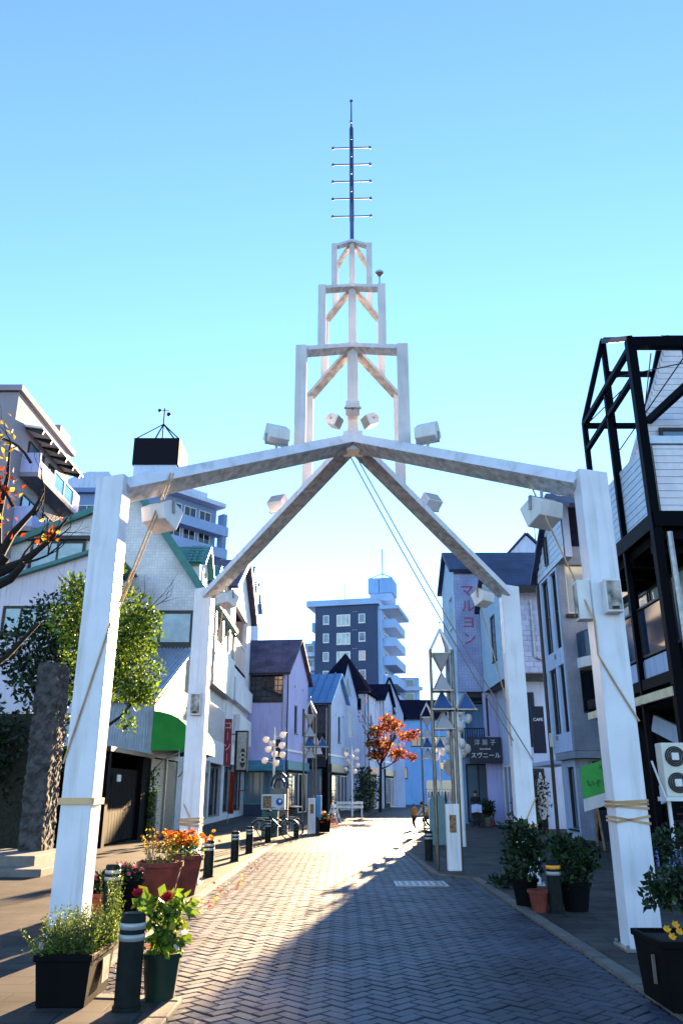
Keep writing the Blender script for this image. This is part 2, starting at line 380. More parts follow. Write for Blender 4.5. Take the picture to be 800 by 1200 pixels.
# zigzag block paving
W = .125; c45 = math.cos(R(45)); cand = []
for i in range(-180, 181):
    for j in range(-180, 181):
        if (i-j) % 4: continue
        for (ox, oy, rz) in ((1., .5, 45), (.5, 2., 135)):
            x = (i+ox)*W; y = (j+oy)*W; X = (x-y)*c45; Y = (x+y)*c45
            X += .1; Y += 14.5
            if 5.2 < Y < 24.2 and interp(EDL, Y)-.03 < X < interp(EDR, Y)+.03: cand.append((X, Y, rz))
hw, hh, bv = W-.0055, W/2-.0055, .007
pv = MB().hexa([(-hw,-hh,-.05),(hw,-hh,-.05),(hw,hh,-.05),(-hw,hh,-.05),(-hw,-hh,-bv),(hw,-hh,-bv),(hw,hh,-bv),(-hw,hh,-bv)])
pv.f.pop(1); pv.m.pop(1); pv.f.pop(0); pv.m.pop(0)
pv.add([(-hw,-hh,-bv),(hw,-hh,-bv),(hw,hh,-bv),(-hw,hh,-bv),(-hw+bv,-hh+bv,0),(hw-bv,-hh+bv,0),(hw-bv,hh-bv,0),(-hw+bv,hh-bv,0)], [(4,5,6,7),(0,1,5,4),(1,2,6,5),(2,3,7,6),(3,0,4,7)])
cand.sort(key=lambda t: (t[1] < 6.75, t[1]))
rest = MB(); pme = None
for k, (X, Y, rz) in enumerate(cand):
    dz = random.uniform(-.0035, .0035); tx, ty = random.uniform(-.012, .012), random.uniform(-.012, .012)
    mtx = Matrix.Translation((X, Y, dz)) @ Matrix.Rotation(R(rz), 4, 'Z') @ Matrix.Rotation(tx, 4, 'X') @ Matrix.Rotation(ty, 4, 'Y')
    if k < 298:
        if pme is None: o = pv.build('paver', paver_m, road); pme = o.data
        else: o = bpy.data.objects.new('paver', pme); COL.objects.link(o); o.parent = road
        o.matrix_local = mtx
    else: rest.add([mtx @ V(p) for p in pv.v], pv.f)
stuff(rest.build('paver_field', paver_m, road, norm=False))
# kerb stones
def kerbs(pl, side, name, y1):
    root = None; pts = [V((x, y, 0)) for x, y in pl]; acc = []
    me = None
    for a, c in zip(pts, pts[1:]):
        L = (c-a).length; n = max(1, round(L/.6)); d = (c-a)/n
        for k in range(n):
            p = a+d*k
            if p.y > 45 or p.y < 3.5: continue
            acc.append((p, d))
    b = MB(); root = MB().tube([(pl[2][0]+side*.08, 4, -.045), (pl[2][0]+side*.08, 16, -.045)], .012, 5).build(name, kerb_m); struct(root)
    for p, d in acc:
        b = MB(); l = d.length-.012; q = V((d.y, -d.x, 0)).normalized()*-side*-1
        dn = d.normalized(); s_ = V((side, 0, 0))
        nrm = V((-dn.y, dn.x, 0)) if (V((-dn.y, dn.x, 0)).x*side) > 0 or abs(dn.y) < .3 else V((dn.y, -dn.x, 0))
        if abs(dn.y) < .3: nrm = V((0, -1, 0)) if side < 0 else V((0, 1, 0))
        h = .036+random.uniform(-.004, .004)
        base = [p+dn*.006, p+dn*(l), p+dn*l+nrm*.15, p+dn*.006+nrm*.15]
        b.hexa([v+V((0,0,-.04)) for v in base]+[v+V((0,0,h)) for v in base])
        o = b.build('kerb_stone', kerb_m, root, bev=.012)
kerbs(EDL, -1, 'left_kerb', 40); kerbs(EDR, 1, 'right_kerb', 40)
# drain cover
t = wthing('drain_cover', 'square steel access cover set flush in the shaded paving', 'drain cover', (1.45, 16.0, 0))
MB().box(1.02,1.88,15.62,16.38,-.01,.006).build('lid', M('worn_cover_steel', (.16,.17,.18), .45, metal=.4, var=.3, vscale=12, bump=.4, bscale=80), t)
for k in range(7): MB().box(1.06+k*.12,1.10+k*.12,15.68,16.32,.005,.011).build('rib', zinc, t)
b = MB(); b.box(.98,1.02,15.58,16.42,-.01,.012); b.box(1.88,1.92,15.58,16.42,-.01,.012); b.box(1.02,1.88,15.58,15.62,-.01,.012); b.box(1.02,1.88,16.38,16.42,-.01,.012); b.build('rim', zinc, t)

# ================================================================== GATE
gate = thing('entrance_arch', 'tall white steel arch of four posts carrying a stepped tower over the street', 'arch', (.2, 12.6, 0), R(-1.7))
HS = 3.07; PW = .35
for sx in (-1, 1):
    for sy in (-1, 1):
        b = MB(); x, y = sx*HS, sy*HS; h = PW/2
        b.hexa([(x-h,y-h,0),(x+h,y-h,0),(x+h,y+h,0),(x-h,y+h,0)]+[(x+i*h, y+j*h, 5.42-(.06 if (i*sx < 0) != (j*sy < 0) else (.0 if i*sx < 0 else .12))+.1) for i, j in ((-1,-1),(1,-1),(1,1),(-1,1))])
        p = b.build('post', white_steel, gate, bev=.012)
        MB().box(x-h-.06,x+h+.06,y-h-.06,y+h+.06,0.03,.06).build('base_plate', zinc, p, bev=.004)
        for i in (-1, 1):
            for j in (-1, 1): MB().lathe([(.018,.06),(.018,.09),(.01,.10)], (x+i*(h+.035), y+j*(h+.035), 0), 6).build('bolt', zinc, p)
BB = .30
def chev(a, zc, za, w, name, mats):   # four members from the corners up to the centre
    for sx in (-1, 1):
        for sy in (-1, 1):
            d = V((sx*a, sy*a, zc)); e = V((sx*.02, sy*.02, za))
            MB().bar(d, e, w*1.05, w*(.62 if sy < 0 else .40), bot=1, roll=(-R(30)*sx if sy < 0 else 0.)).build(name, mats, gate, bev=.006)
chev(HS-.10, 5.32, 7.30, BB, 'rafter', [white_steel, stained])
MB().box(-.17,.17,-.17,.17,7.12,7.48).build('apex_block', white_steel, gate, bev=.01)
def tier(a, z0f, ztop, zap, w, zc0):
    for sx in (-1, 1):
        for sy in (-1, 1):
            h = w/2
            MB().box(sx*a-h, sx*a+h, sy*a-h, sy*a+h, z0f, ztop).build('tower_post', tierw, gate, bev=.006)
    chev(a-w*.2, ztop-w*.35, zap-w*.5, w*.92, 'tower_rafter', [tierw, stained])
    MB().box(-w*.52, w*.52, -w*.52, w*.52, zc0, zap).build('centre_post', tierw, gate, bev=.006)
tier(.85, 6.72, 8.72, 9.28, .185, 7.49)
tier(.53, 8.86, 10.16, 10.55, .135, 9.29)
tier(.32, 10.26, 11.22, 11.56, .105, 10.56)
mast = MB().tube([(0,0,11.56),(0,0,12.0),(0,0,12.01),(0,0,14.3),(0,0,14.36),(0,0,15.0)], [.04,.04,.046,.042,.018,.014], 10).ball((0,0,15.03), .035).build('mast', blue_steel, gate, smooth=True)
for k in range(5):
    z = 12.13+.42*k
    MB().tube([(-.36,0,z),(.36,0,z)], .014, 6).ball((-.37,0,z), .03, 8).ball((.37,0,z), .03, 8).build('cross_rod', blue_steel, mast)
    z += .30
    MB().tube([(0,-.36,z),(0,.36,z)], .014, 6).ball((0,-.37,z), .03, 8).ball((0,.37,z), .03, 8).build('cross_rod', blue_steel, mast)
GM = Matrix.Translation((.2, 12.6, 0)) @ Matrix.Rotation(R(-1.7), 4, 'Z')
def raf(t, sx, sy, a=HS-.1, z0=5.32, z1=7.30):  # point on main rafter, t from corner
    return V((sx*a*(1-t), sy*a*(1-t), z0+(z1-z0)*t))
# flood lamps: house-shaped housing
def flood(pos, yaw, tilt, label, s=1., stem=(0,0,-.2), group='flood lamps on the arch'):
    p = GM @ V(pos)
    t = thing('flood_lamp', label, 'flood lamp', p, yaw, group)
    rot = Matrix.Rotation(tilt, 4, 'X')
    b = MB(); w, h, d = .17*s, .14*s, .30*s
    prof = [(-d*.5, -h), (d*.28, -h), (d*.62, 0.), (d*.28, h), (-d*.5, h)]
    pts = [rot @ V((-w, y, z)) for y, z in prof]
    b.prism(pts, rot @ V((2*w, 0, 0)) - rot @ V((0,0,0)))
    b.build('housing', white_plas, t, bev=.012)
    f = [rot @ V(q) for q in ((-w*.85,-d*.5-.006,-h*.85),(w*.85,-d*.5-.006,-h*.85),(w*.85,-d*.5-.006,h*.85),(-w*.85,-d*.5-.006,h*.85))]
    b = MB(); b.add(f+[q+rot @ V((0,.012,0)) for q in f], [(0,1,2,3),(7,6,5,4),(0,4,5,1),(1,5,6,2),(2,6,7,3),(3,7,4,0)]); b.build('lens', lens_m, t)
    b = MB(); e = V(stem)
    for sx in (-1, 1): b.bar((sx*(w+.012),0,0), (sx*(w+.012), e.y*.6, e.z*.6), .02, .04)
    b.bar((-w-.02, e.y*.6, e.z*.6), (w+.02, e.y*.6, e.z*.6), .04, .02); b.tube([(0, e.y*.6, e.z*.6), e], .022, 8)
    b.build('bracket', zinc, t)
    return t
q = raf(.60,-1,-1); flood(q+V((0,0,.42)), R(205), R(-38), 'white flood lamp standing on the front rafter left of the tower', 1., (0,0,-.28))
q = raf(.60,1,-1); flood(q+V((0,0,.42)), R(155), R(-38), 'white flood lamp standing on the front rafter right of the tower', 1., (0,0,-.28))
q = raf(.52,-1,1); flood(q+V((0,0,.36)), R(-25), R(-40), 'white flood lamp above the back rafter, left side', .95, (0,0,-.24))
q = raf(.52,1,1); flood(q+V((0,0,.36)), R(30), R(-40), 'white flood lamp above the back rafter, right side', .95, (0,0,-.24))
flood((-.32,-.25,7.62), R(65), R(25), 'small flood lamp facing left on the tower centre post', .72, (.18,.05,.06))
flood((.30,-.25,7.62), R(-65), R(25), 'small flood lamp facing right on the tower centre post', .72, (-.18,.05,.06))
flood((0,-.28,7.86), R(180), R(15), 'small flood lamp seen from behind in the middle of the tower', .72, (0,.16,-.1))
q = raf(.11,-1,-1); flood(q+V((.12,-.03,-.46)), R(152), R(24), 'large flood lamp hung under the rafter by the front left post', 1.15, (0,.02,.30))
q = raf(.11,1,-1); flood(q+V((-.12,-.03,-.46)), R(-152), R(24), 'large flood lamp hung under the rafter by the front right post', 1.15, (0,.02,.30))
q = raf(.10,-1,1); flood(q+V((.16,-.1,-.36)), R(140), R(24), 'flood lamp hung under the rafter by the back left post', .95, (0,.02,.26))
q = raf(.10,1,1); flood(q+V((-.2,-.1,-.36)), R(-140), R(24), 'flood lamp hung under the rafter by the back right post', .95, (0,.02,.26))
MB().tube([(.50,-.50,10.12),(.50,-.50,10.36)], .012, 6).lathe([(.01,10.36),(.07,10.43),(.075,10.46),(.03,10.5),(.01,10.51)], (.50,-.50,0), 12).build('sensor', zinc, gate)
# junction boxes on the posts
def jbox(pos, n, label, w=.2, h=.42, d=.16):
    t = thing('junction_box', label, 'box', GM @ V(pos), R(-1.7)+n, 'junction boxes on the arch posts')
    MB().box(-w/2,w/2,-d,0,-h/2,h/2).build('case', white_plas, t, bev=.01)
    MB().box(-w*.42,w*.42,-d-.008,-d+.002,-h*.43,h*.43).build('lid', M('weathered_box_lid', (.46,.42,.39), .6, var=.4, vscale=7, grime=.5), t)
    MB().box(-w*.2,w*.2,-d-.03,-d-.006,-h*.42,-h*.34).build('latch', dark_iron, t)
jbox((HS+.03,-HS-PW/2,3.78), 0, 'grey-lidded junction box on the front of the front right post', .19, .40)
jbox((HS-PW/2,-HS-.02,3.78), R(-90), 'junction box on the inner side of the front right post', .2, .48)
jbox((-HS+.0,HS-PW/2,3.18), 0, 'small junction box on the back left post', .2, .42, .12)
# guy cables from the apex to the back right post
for dx, zz, lab in ((-.17, 2.50, 'thin steel cable from the arch apex to the back right post, left of two'), (.17, 2.15, 'thin steel cable from the arch apex to the back right post, right of two')):
    a = GM @ V((.0+dx*.3, -.05, 7.05)); c = GM @ V((HS+dx+.02, HS-PW/2-.02, zz)); pts = []
    for k in range(13):
        s_ = k/12; p = a.lerp(c, s_); p.z -= .10*4*s_*(1-s_); pts.append(p)
    tag(MB().tube(pts, .012, 6).build('guy_cable', cable_m), lab, 'cable', 'guy cables under the arch apex')
# ropes and tape tied on the posts
def ring(pc, z, r, n=1, tilt=0., dz=.03, m=None, name='tie', rad=.012):
    b = MB()
    for k in range(n):
        h = PW/2+.008; pts = []
        for i, j in ((-1,-1),(1,-1),(1,1),(-1,1),(-1,-1)):
            pts.append(V((pc[0]+i*h, pc[1]+j*h, z+k*dz+tilt*i*(1 if k % 2 else -1)+random.uniform(-.006,.006))))
        for p, q in zip(pts, pts[1:]): b.bar(p, q, rad*1.2, rad*2.0)
    b.v = [tuple(GM @ V(p)) for p in b.v]
    return b
def rope(pts, sag=.0, r=.012):
    out = []
    P = [GM @ V(p) for p in pts]
    for a, c in zip(P, P[1:]):
        for k in range(8): s_ = k/8; p = a.lerp(c, s_); p.z -= sag*4*s_*(1-s_); out.append(p)
    out.append(P[-1]); return MB().tube(out, r, 6)
h = PW/2+.016
b = ring((-HS,-HS), 1.50, 0, 1, 0, .03, rad=.035); tag(b.build('tape_tie', tape_m), 'tan tape wound round the front left post', 'tape')
t = wthing('post_rope', 'tan rope hanging from the left rafter to the front left post', 'rope', GM @ V((-HS, -HS, 2)))
q = raf(.13,-1,-1)
rope([q+V((.15,-.12,.1)), (-HS+h,-HS-h,3.5), (-HS-h,-HS-h,1.9)], .02, .011).build('line', rope_m, t); rope([q+V((.19,-.12,.1)), (-HS+h,-HS-h+.03,3.45)], .05, .011).build('line', rope_m, t)
t = wthing('post_rope', 'copper coloured rope down the front right post with double winding', 'rope', GM @ V((HS, -HS, 2)))
q = raf(.13,1,-1)
rope([q+V((-.2,-.12,-.1)), (HS-h,-HS-h,3.5), (HS-h,-HS-h,3.1), (HS+h,-HS-h,2.35)], .01, .011).build('line', rope_m, t)
ring((HS,-HS), 1.44, 0, 4, .008, .02).build('winding', rope_m, t); ring((HS,-HS), 1.3, 0, 2, .03, .02).build('winding', rope_m, t)
t = wthing('post_rope', 'rope knotted round the back left post above the flower pots', 'rope', GM @ V((-HS, HS, 1.2)))
ring((-HS,HS), 1.02, 0, 4, .012, .035, rad=.016).build('winding', rope_m, t); rope([(-HS,HS-h,1.16),(-HS-.12,HS-h,1.38)], 0).build('line', rope_m, t); rope([(-HS,HS-h,1.02),(-HS+.03,HS-h,.8)], 0).build('line', rope_m, t)
rope([raf(.12,-1,1)+V((.1,-.2,-.2)), (-HS+h+.02,HS-h,3.3)], .03, .011).build('line', rope_m, t)
t = wthing('post_rope', 'rope wound several times round the back right post', 'rope', GM @ V((HS, HS, 1.2)))
ring((HS,HS), .92, 0, 4, .012, .035, rad=.014).build('winding', rope_m, t); rope([(HS-.05,HS-h,1.05),(HS+h,HS-h,1.5)], 0).build('line', rope_m, t)
rope([raf(.12,1,1)+V((-.3,-.2,-.2)), (HS-h-.03,HS-h,3.2), (HS-h,HS-h,2.4)], .03, .011).build('line', rope_m, t)
# ================================================================== BUILDINGS, LEFT SIDE
def roofslope(parent, name, m, a, b, c, d, t=.18, tiles=None):
    return slab(MB(), a, b, c, d, t).build(name, m, parent)
def planks(parent, F, u0, u1, z0, z1, hgt, m, w=.03, name='board', slope=None, lap=.012):
    # horizontal weatherboards, each its own piece; slope(z) may shorten them: returns (u0,u1)
    z = z0
    while z < z1-.01:
        zb = min(z+hgt, z1); a, c = (u0, u1) if slope is None else slope((z+zb)/2)
        if c-a > .05:
            b = MB(); b.hexa([F(a,z,0),F(c,z,0),F(c,z,w+lap),F(a,z,w+lap),F(a,zb-.008,0),F(c,zb-.008,0),F(c,zb-.008,w),F(a,zb-.008,w)]); b.build(name, m, parent)
        z += hgt
def railing(parent, F, u0, u1, z0, z1, m, n=10, name='railing', t=.05):
    b = MB(); b.fbox(F, u0, u1, z1-.06, z1, -t/2, t/2); b.fbox(F, u0, u1, z0, z0+.05, -t/2, t/2)
    for k in range(n+1):
        u = u0+(u1-u0-.04)*k/n; b.fbox(F, u, u+.04, z0+.05, z1-.06, -t/2+.01, t/2-.01)
    return b.build(name, m, parent)

# --- white tiled gable house -----------------------------------------------------------------
h = wthing('tiled_gable_house', 'white tiled house with steep green tiled roof and two dormers behind the left posts', 'house', (-11, 43, 0))
GX0, GXA, GX1, GZ0, GZA, GZ1, GY = -18.2, -10.6, -6.9, 12.95, 16.25, 10.95, 39.
F = FY(GY)
b = MB(); wall(b, F, GX0, GX1, 0, 10.95, [(-10.7, -7.35, 8.4, 10.15)], .3)
b.prism([(GX0,GY,10.95),(GX1,GY,10.95),(GXA,GY,GZA),(GX0,GY,GZ0)], (0,.3,0)); b.build('gable_wall', wtile, h)
window(h, F, -10.7, -7.35, 8.4, 10.15, frame_dark, curtain, 1, 0, .16, w=-.06)
MB().fbox(F, -10.9, -7.2, 8.05, 8.38, 0, .14).build('window_band', frame_dark, h)
w_ = window(h, F, -15.9, -13.1, 12.05, 13.75, frame_dark, curtain, 1, 0, .14, w=.1, proud=.03)
MB().fbox(F, -16.1, -12.9, 13.78, 13.98, 0, .3).build('window_hood', frame_dark, w_)
FS = FXp(GX1); b = MB()
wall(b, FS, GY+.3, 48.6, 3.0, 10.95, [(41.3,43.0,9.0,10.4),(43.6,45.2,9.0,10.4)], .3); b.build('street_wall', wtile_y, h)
for u in (41.3, 43.6): window(h, FS, u, u+1.6, 9.0, 10.4, frame_white, glass, 1, sill=False)
MB().box(-18,-6.95,48.3,48.6,0,10.9).build('back_wall', plaster_w, h)
# roof: green tiles on the street slope, each course of tiles real
dzx = (GZA-GZ1)/(GXA-GX1)
roofslope(h, 'roof', roof_green, (GXA,GY-.25,GZA+.02), (GX1+.35,GY-.25,GZ1-.5), (GX1+.35,48.6,GZ1-.5), (GXA,48.6,GZA+.02))
roofslope(h, 'roof', roof_green, (GXA,GY-.25,GZA+.02), (GX0-.3,GY-.25,GZ0-.13), (GX0-.3,48.6,GZ0-.13), (GXA,48.6,GZA+.02))
b = MB(); b.bar((GXA,GY-.3,GZA+.12), (GX1+.4,GY-.3,GZ1-.5+.02), .12, .38); b.build('verge_trim', trim_green, h)
b = MB(); b.bar((GXA,GY-.3,GZA+.12), (GX0-.3,GY-.3,GZ0-.05), .12, .32); b.build('verge_trim', trim_green, h)
def tiles_on(mb, o, ud, vd, nu, nv, tw, th, r=.07):  # half-round glazed tiles, o lower corner
    ud = V(ud).normalized(); vd = V(vd).normalized(); n = ud.cross(vd).normalized()
    if n.z < 0: n = -n
    for j in range(nv):
        for i in range(nu):
            p = V(o)+ud*(tw*(i+.5))+vd*(th*j)+n*(.02*(1))
            ring_ = []
            for e, up in ((0,.055),(th*1.08,.015)):
                for k in range(5):
                    a = math.pi*k/4; ring_.append(p+vd*e+ud*(-math.cos(a)*tw*.5)+n*(math.sin(a)*r+up))
            mb.add(ring_, [(k,k+1,6+k,5+k) for k in range(4)]+[(0,1,2,3,4)])
def dormer(y0, y1, zr, ze, xf):
    ym = (y0+y1)/2; root = MB()
    def xs(z): return GXA+(z-GZA)/dzx           # roof surface X at height z
    zb = GZA+(xf-GXA)*dzx
    b = MB(); b.prism([(xf,y0+.12,zb),(xf,y1-.12,zb),(xf,y1-.12,ze),(xf,ym,zr-.1),(xf,y0+.12,ze)], (-.12,0,0))
    for yy in (y0+.12, y1-.24): b.prism([(xf-.12,yy,zb),(xf-.12,yy,ze),(xs(ze)-.2,yy,ze)], (0,.12,0))
    d = b.build('dormer', plaster_w, h)
    window(d, FXp(xf), ym-.55, ym+.55, zb+.25, ze-.1, frame_white, glass, 1, sill=False, w=.02, proud=.05)
    for s_, yy in ((-1, y0-.15), (1, y1+.15)):
        e1 = ze-.18
        slab(MB(), (xf+.35,ym,zr), (xf+.35,yy,e1), (xs(e1)-.3,yy,e1), (xs(zr)-.3,ym,zr), .08).build('dormer_roof', roof_green, d)
        tb = MB(); a = V((xf+.35,yy,e1)); up = (V((xf+.35,ym,zr))-a)
        L = up.length; tiles_on(tb, a+V((-(xf+.35-xs(e1)),0,.06)), (1,0,0), up, max(3, int((xf+.35-xs(e1))/.30)), max(2, int(L/.34)), .30, .34)
        stuff(tb.build('roof_tiles', roof_green, d, norm=False))
dormer(40.6, 43.4, 14.3, 13.1, -7.5); dormer(44.6, 47.4, 14.3, 13.1, -7.5)
tb = MB(); up = V((GXA-(GX1+.35), 0, GZA-GZ1+.5)); tiles_on(tb, (GX1+.35,GY-.2,GZ1-.40), (0,1,0), up, 29, 17, .30, .36); stuff(tb.build('roof_tiles', roof_green, h, norm=False))
# street side bays and balcony
b = MB(); bx = -6.45
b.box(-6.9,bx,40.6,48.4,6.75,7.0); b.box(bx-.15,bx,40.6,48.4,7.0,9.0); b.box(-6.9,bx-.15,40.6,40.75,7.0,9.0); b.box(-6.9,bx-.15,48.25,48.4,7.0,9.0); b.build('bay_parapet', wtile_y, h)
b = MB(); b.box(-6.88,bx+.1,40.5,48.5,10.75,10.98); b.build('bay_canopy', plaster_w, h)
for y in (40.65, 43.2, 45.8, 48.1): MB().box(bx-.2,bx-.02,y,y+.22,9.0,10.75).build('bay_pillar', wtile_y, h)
b = MB(); b.box(-6.88,-6.6,40.2,46.5,3.0,3.25); b.box(-6.7,-6.6,40.2,46.5,3.25,4.1); b.build('balcony', plaster_w, h)
railing(h, FXp(-6.65), 40.2, 46.5, 4.1, 5.9, frame_white, 18)
b = MB(); b.box(-7.1,-6.9,39.4,48.4,0,.3); b.box(-7.3,-6.9,39.0,39.5,.3,3.0); b.box(-7.3,-6.9,43.4,43.9,.3,3); b.box(-7.3,-6.9,48.0,48.4,.3,3); b.build('ground_floor_piers', corr, h)
window(h, FXp(-7.0), 39.5, 43.4, .3, 2.5, frame_dark, glass, 2, 0, .08, sill=False); MB().box(-7.2,-6.85,39.3,43.6,2.5,2.98).build('lintel', corr, h)
window(h, FXp(-7.0), 43.9, 48.0, .3, 2.9, frame_dark, glass, 2, 0, .08, sill=False)
Ft = FY(39.28); MB().fbox(Ft,-7.0,-6.2,2.45,2.98,0,.06).build('number_board', corr, h); lettering('85', .36, Ft, -6.6, 2.68, .065, frame_dark, h)
MB().tube([(-7.15,38.9,6.9),(-8.9,38.9,6.35)], .06, 6).build('roof_pipe', frame_dark, h)

# --- low extension with slanted eaves ----------------------------------------------------------
h = wthing('low_wing_house', 'pinkish white low house with slanted green eaves behind the bare tree', 'house', (-15, 36, 0))
b = MB(); F = FY(34.); wall(b, F, -19, -10.6, 0, 8.9, [(-14.75,-13.2,8.0,8.9)], .3)
b.prism([(-19,34,8.9),(-14.75,34,8.9),(-14.75,34,10.35),(-19,34,8.92)], (0,.3,0)); b.prism([(-13.2,34,8.9),(-10.6,34,8.9),(-10.6,34,11.75),(-13.2,34,10.87)], (0,.3,0)); b.prism([(-14.75,34,9.25),(-13.2,34,9.25),(-13.2,34,10.87),(-14.75,34,10.35)], (0,.3,0))
b.build('wall', plaster_pink, h); window(h, F, -14.75, -13.2, 8.0, 9.25, frame_dark, curtain, 1, 0, .09)
roofslope(h, 'roof', trim_green, (-19.5,33.7,8.75), (-10.3,33.7,11.85), (-10.3,38.9,11.85), (-19.5,38.9,8.75), .16)
MB().box(-10.85,-10.6,34.3,38.9,0,11.3).build('side_wall', plaster_pink, h)
window(h, F, -17.5, -16.2, 4.8, 5.9, frame_white, curtain, 1, 0, .07, w=.06)

# --- corrugated shed with shutters -------------------------------------------------------------
def corrug(mb, o, ud, vd, L, n, t, amp):   # corrugated sheet from n ridges
    o = V(o); ud = V(ud); vd = V(vd); nn = ud.normalized().cross(vd.normalized()).normalized()
    pts = []; st = ud/(n*2)
    for i in range(n*2+1): pts.append(o+st*i+nn*(amp if i % 2 else 0))
    k = len(pts); return mb.add(pts+[p+vd for p in pts], [(i,i+1,k+i+1,k+i) for i in range(k-1)])
h = wthing('corrugated_shed', 'small shed with striped corrugated roof and roller shutters', 'shed', (-8.3, 33.5, 0))
b = MB(); b.box(-9.6,-7.15,31.2,38.6,2.85,4.75); b.box(-9.6,-9.4,31.2,38.6,0,2.85); b.box(-9.4,-7.15,38.4,38.6,0,2.85); b.box(-7.4,-7.15,31.2,31.4,0,2.85); b.box(-7.4,-7.15,36.4,38.4,0,2.85); b.build('wall', corr, h)
b = MB(); corrug(b, (-9.65,31.17,2.8), (2.3,0,0), (0,0,2.1), 2.1, 22, 0, -.04); b.build('corrugated_front', corr, h, norm=False)
b = MB(); slab(b, (-9.75,31.0,4.85), (-7.1,31.0,4.85), (-7.1,38.5,8.05), (-9.75,38.5,8.05), .06); b.build('roof_deck', corr_roof, h)
b = MB(); corrug(b, (-9.75,30.98,4.93), (2.65,0,0), (0,7.5,3.2), 1, 15, 0, .09); stuff(b.build('roof_ribs', corr_roof, h, norm=False))
b = MB(); b.prism([(-7.15,31.2,4.75),(-7.15,38.4,4.75),(-7.15,38.4,7.9)], (-.12,0,0)); b.build('side_gable', M('tan_board', (.52,.44,.34), .75, var=.12, wave=('Y',.3,.7)), h)
Fs = FXp(-7.2)
def shutter(u0, u1, m, lab=None):
    b = MB(); n = 34
    for k in range(n): b.fbox(Fs, u0, u1, .08+k*.08, .08+k*.08+.07, -.02, .0+(.012 if k % 2 else .02))
    o = b.build('roller_shutter', m, h); MB().fbox(Fs, u0, u1, .0, .08, -.04, .03).build('bottom_rail', zinc, o)
shutter(31.45, 33.9, shutter_m); shutter(34.05, 36.3, shutter_d)
MB().box(-7.3,-7.1,33.9,34.05,0,2.85).build('shutter_post', zinc, h)
# green awning over the shutters
a = wthing('green_awning', 'rounded green canvas awning over the roller shutters', 'awning', (-6.9, 33, 3.3))
prof = [(-7.12, 3.05), (-7.12, 4.5)]+[(-7.12+1.55*math.sin(t_), 3.28+1.2*math.cos(t_)) for t_ in [i*math.pi/2/7 for i in range(1, 8)]]+[(-5.57, 3.05)]
pts = [V((x, 30.9, z)) for x, z in prof]; k = len(pts)
b = MB(); b.add(pts+[p+V((0,5.6,0)) for p in pts], [(i,i+1,k+i+1,k+i) for i in range(1, k-1)]+[tuple(range(k)), tuple(range(k, 2*k))]); b.build('canvas', awning_g, a, norm=False)
MB().tube([(-7.1,30.92,2.2),(-6.6,30.92,2.75),(-5.7,30.92,3.1)], .025, 6).build('arm', zinc, a); MB().tube([(-7.1,36.4,2.2),(-6.6,36.4,2.75),(-5.7,36.4,3.1)], .025, 6).build('arm', zinc, a)
# dark gateway
h = wthing('dark_garage', 'low dark garage with an open black entrance beside the stone pillar', 'garage', (-8.5, 27.5, 0))
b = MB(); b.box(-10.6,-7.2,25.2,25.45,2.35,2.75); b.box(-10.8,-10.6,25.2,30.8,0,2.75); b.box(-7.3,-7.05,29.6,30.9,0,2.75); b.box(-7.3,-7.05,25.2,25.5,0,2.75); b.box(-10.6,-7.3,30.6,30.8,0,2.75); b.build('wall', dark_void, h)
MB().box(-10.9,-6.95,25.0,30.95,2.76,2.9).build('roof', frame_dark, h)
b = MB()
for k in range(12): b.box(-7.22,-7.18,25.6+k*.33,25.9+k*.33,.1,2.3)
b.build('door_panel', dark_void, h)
MB().box(-7.03,-7.0,26.2,26.6,1.9,2.1).build('notice', frame_white, h)
h = wthing('garage_post', 'short pale wall end overgrown with ivy next to the shutters', 'wall', (-7.2, 31, 0)); MB().box(-7.15,-6.8,30.92,31.15,0,1.6).build('core', concrete, h)

# --- second street house, white bays ----------------------------------------------------------
h = wthing('bay_fronted_house', 'sunlit white house with slatted balcony and purple gable roof', 'house', (-8, 54, 0))
F = FXp(-6.9); b = MB(); wall(b, F, 48.8, 60, 3.2, 13.9, [(51,57.5,9.4,13.2)], .3); b.prism([(-6.9,48.8,13.9),(-6.9,60,13.9),(-6.9,54.4,16.9)], (-.3,0,0)); b.build('street_wall', plaster_w, h)
MB().box(-13,-6.95,48.75,49.0,0,13.8).build('near_wall', plaster_pink, h); MB().box(-13,-6.95,59.7,59.95,0,13.8).build('far_wall', plaster_w, h)
MB().box(-8.4,-8.2,51,57.5,9.4,13.2).build('balcony_back', M('salmon_render', (.60,.36,.26), .8, var=.06), h); MB().box(-8.2,-6.9,51,57.5,9.2,9.4).build('balcony_floor', plaster_w, h)
railing(h, FXp(-6.98), 51, 57.5, 9.4, 11.2, frame_white, 14); b = MB(); b.box(-6.88,-6.5,49.6,59.2,6.9,8.3); b.build('bay', plaster_w, h); b = MB(); b.box(-6.88,-6.5,52.5,59.3,4.6,6.3); b.build('lower_bay', plaster_w, h)
roofslope(h, 'roof', roof_purple, (-13.2,48.4,13.6), (-6.5,48.4,13.6), (-6.5,54.4,17.0), (-13.2,54.4,17.0)); roofslope(h, 'roof', roof_purple, (-13.2,60.4,13.6), (-6.5,60.4,13.6), (-6.5,54.4,17.0), (-13.2,54.4,17.0))
b = MB(); b.bar((-6.45,48.3,13.65), (-6.45,54.4,17.08), .1, .3); b.bar((-6.45,54.4,17.08), (-6.45,60.4,13.65), .1, .3); b.build('bargeboard', M('rose_trim', (.62,.46,.46), .6), h)
b = MB(); b.box(-7.1,-6.95,49,59.7,0,.4); b.box(-7.2,-6.95,49,49.5,.4,3.2); b.box(-7.2,-6.95,54,54.4,.4,3.2); b.box(-7.2,-6.95,59.3,59.7,.4,3.2); b.build('ground_floor_piers', corr, h)
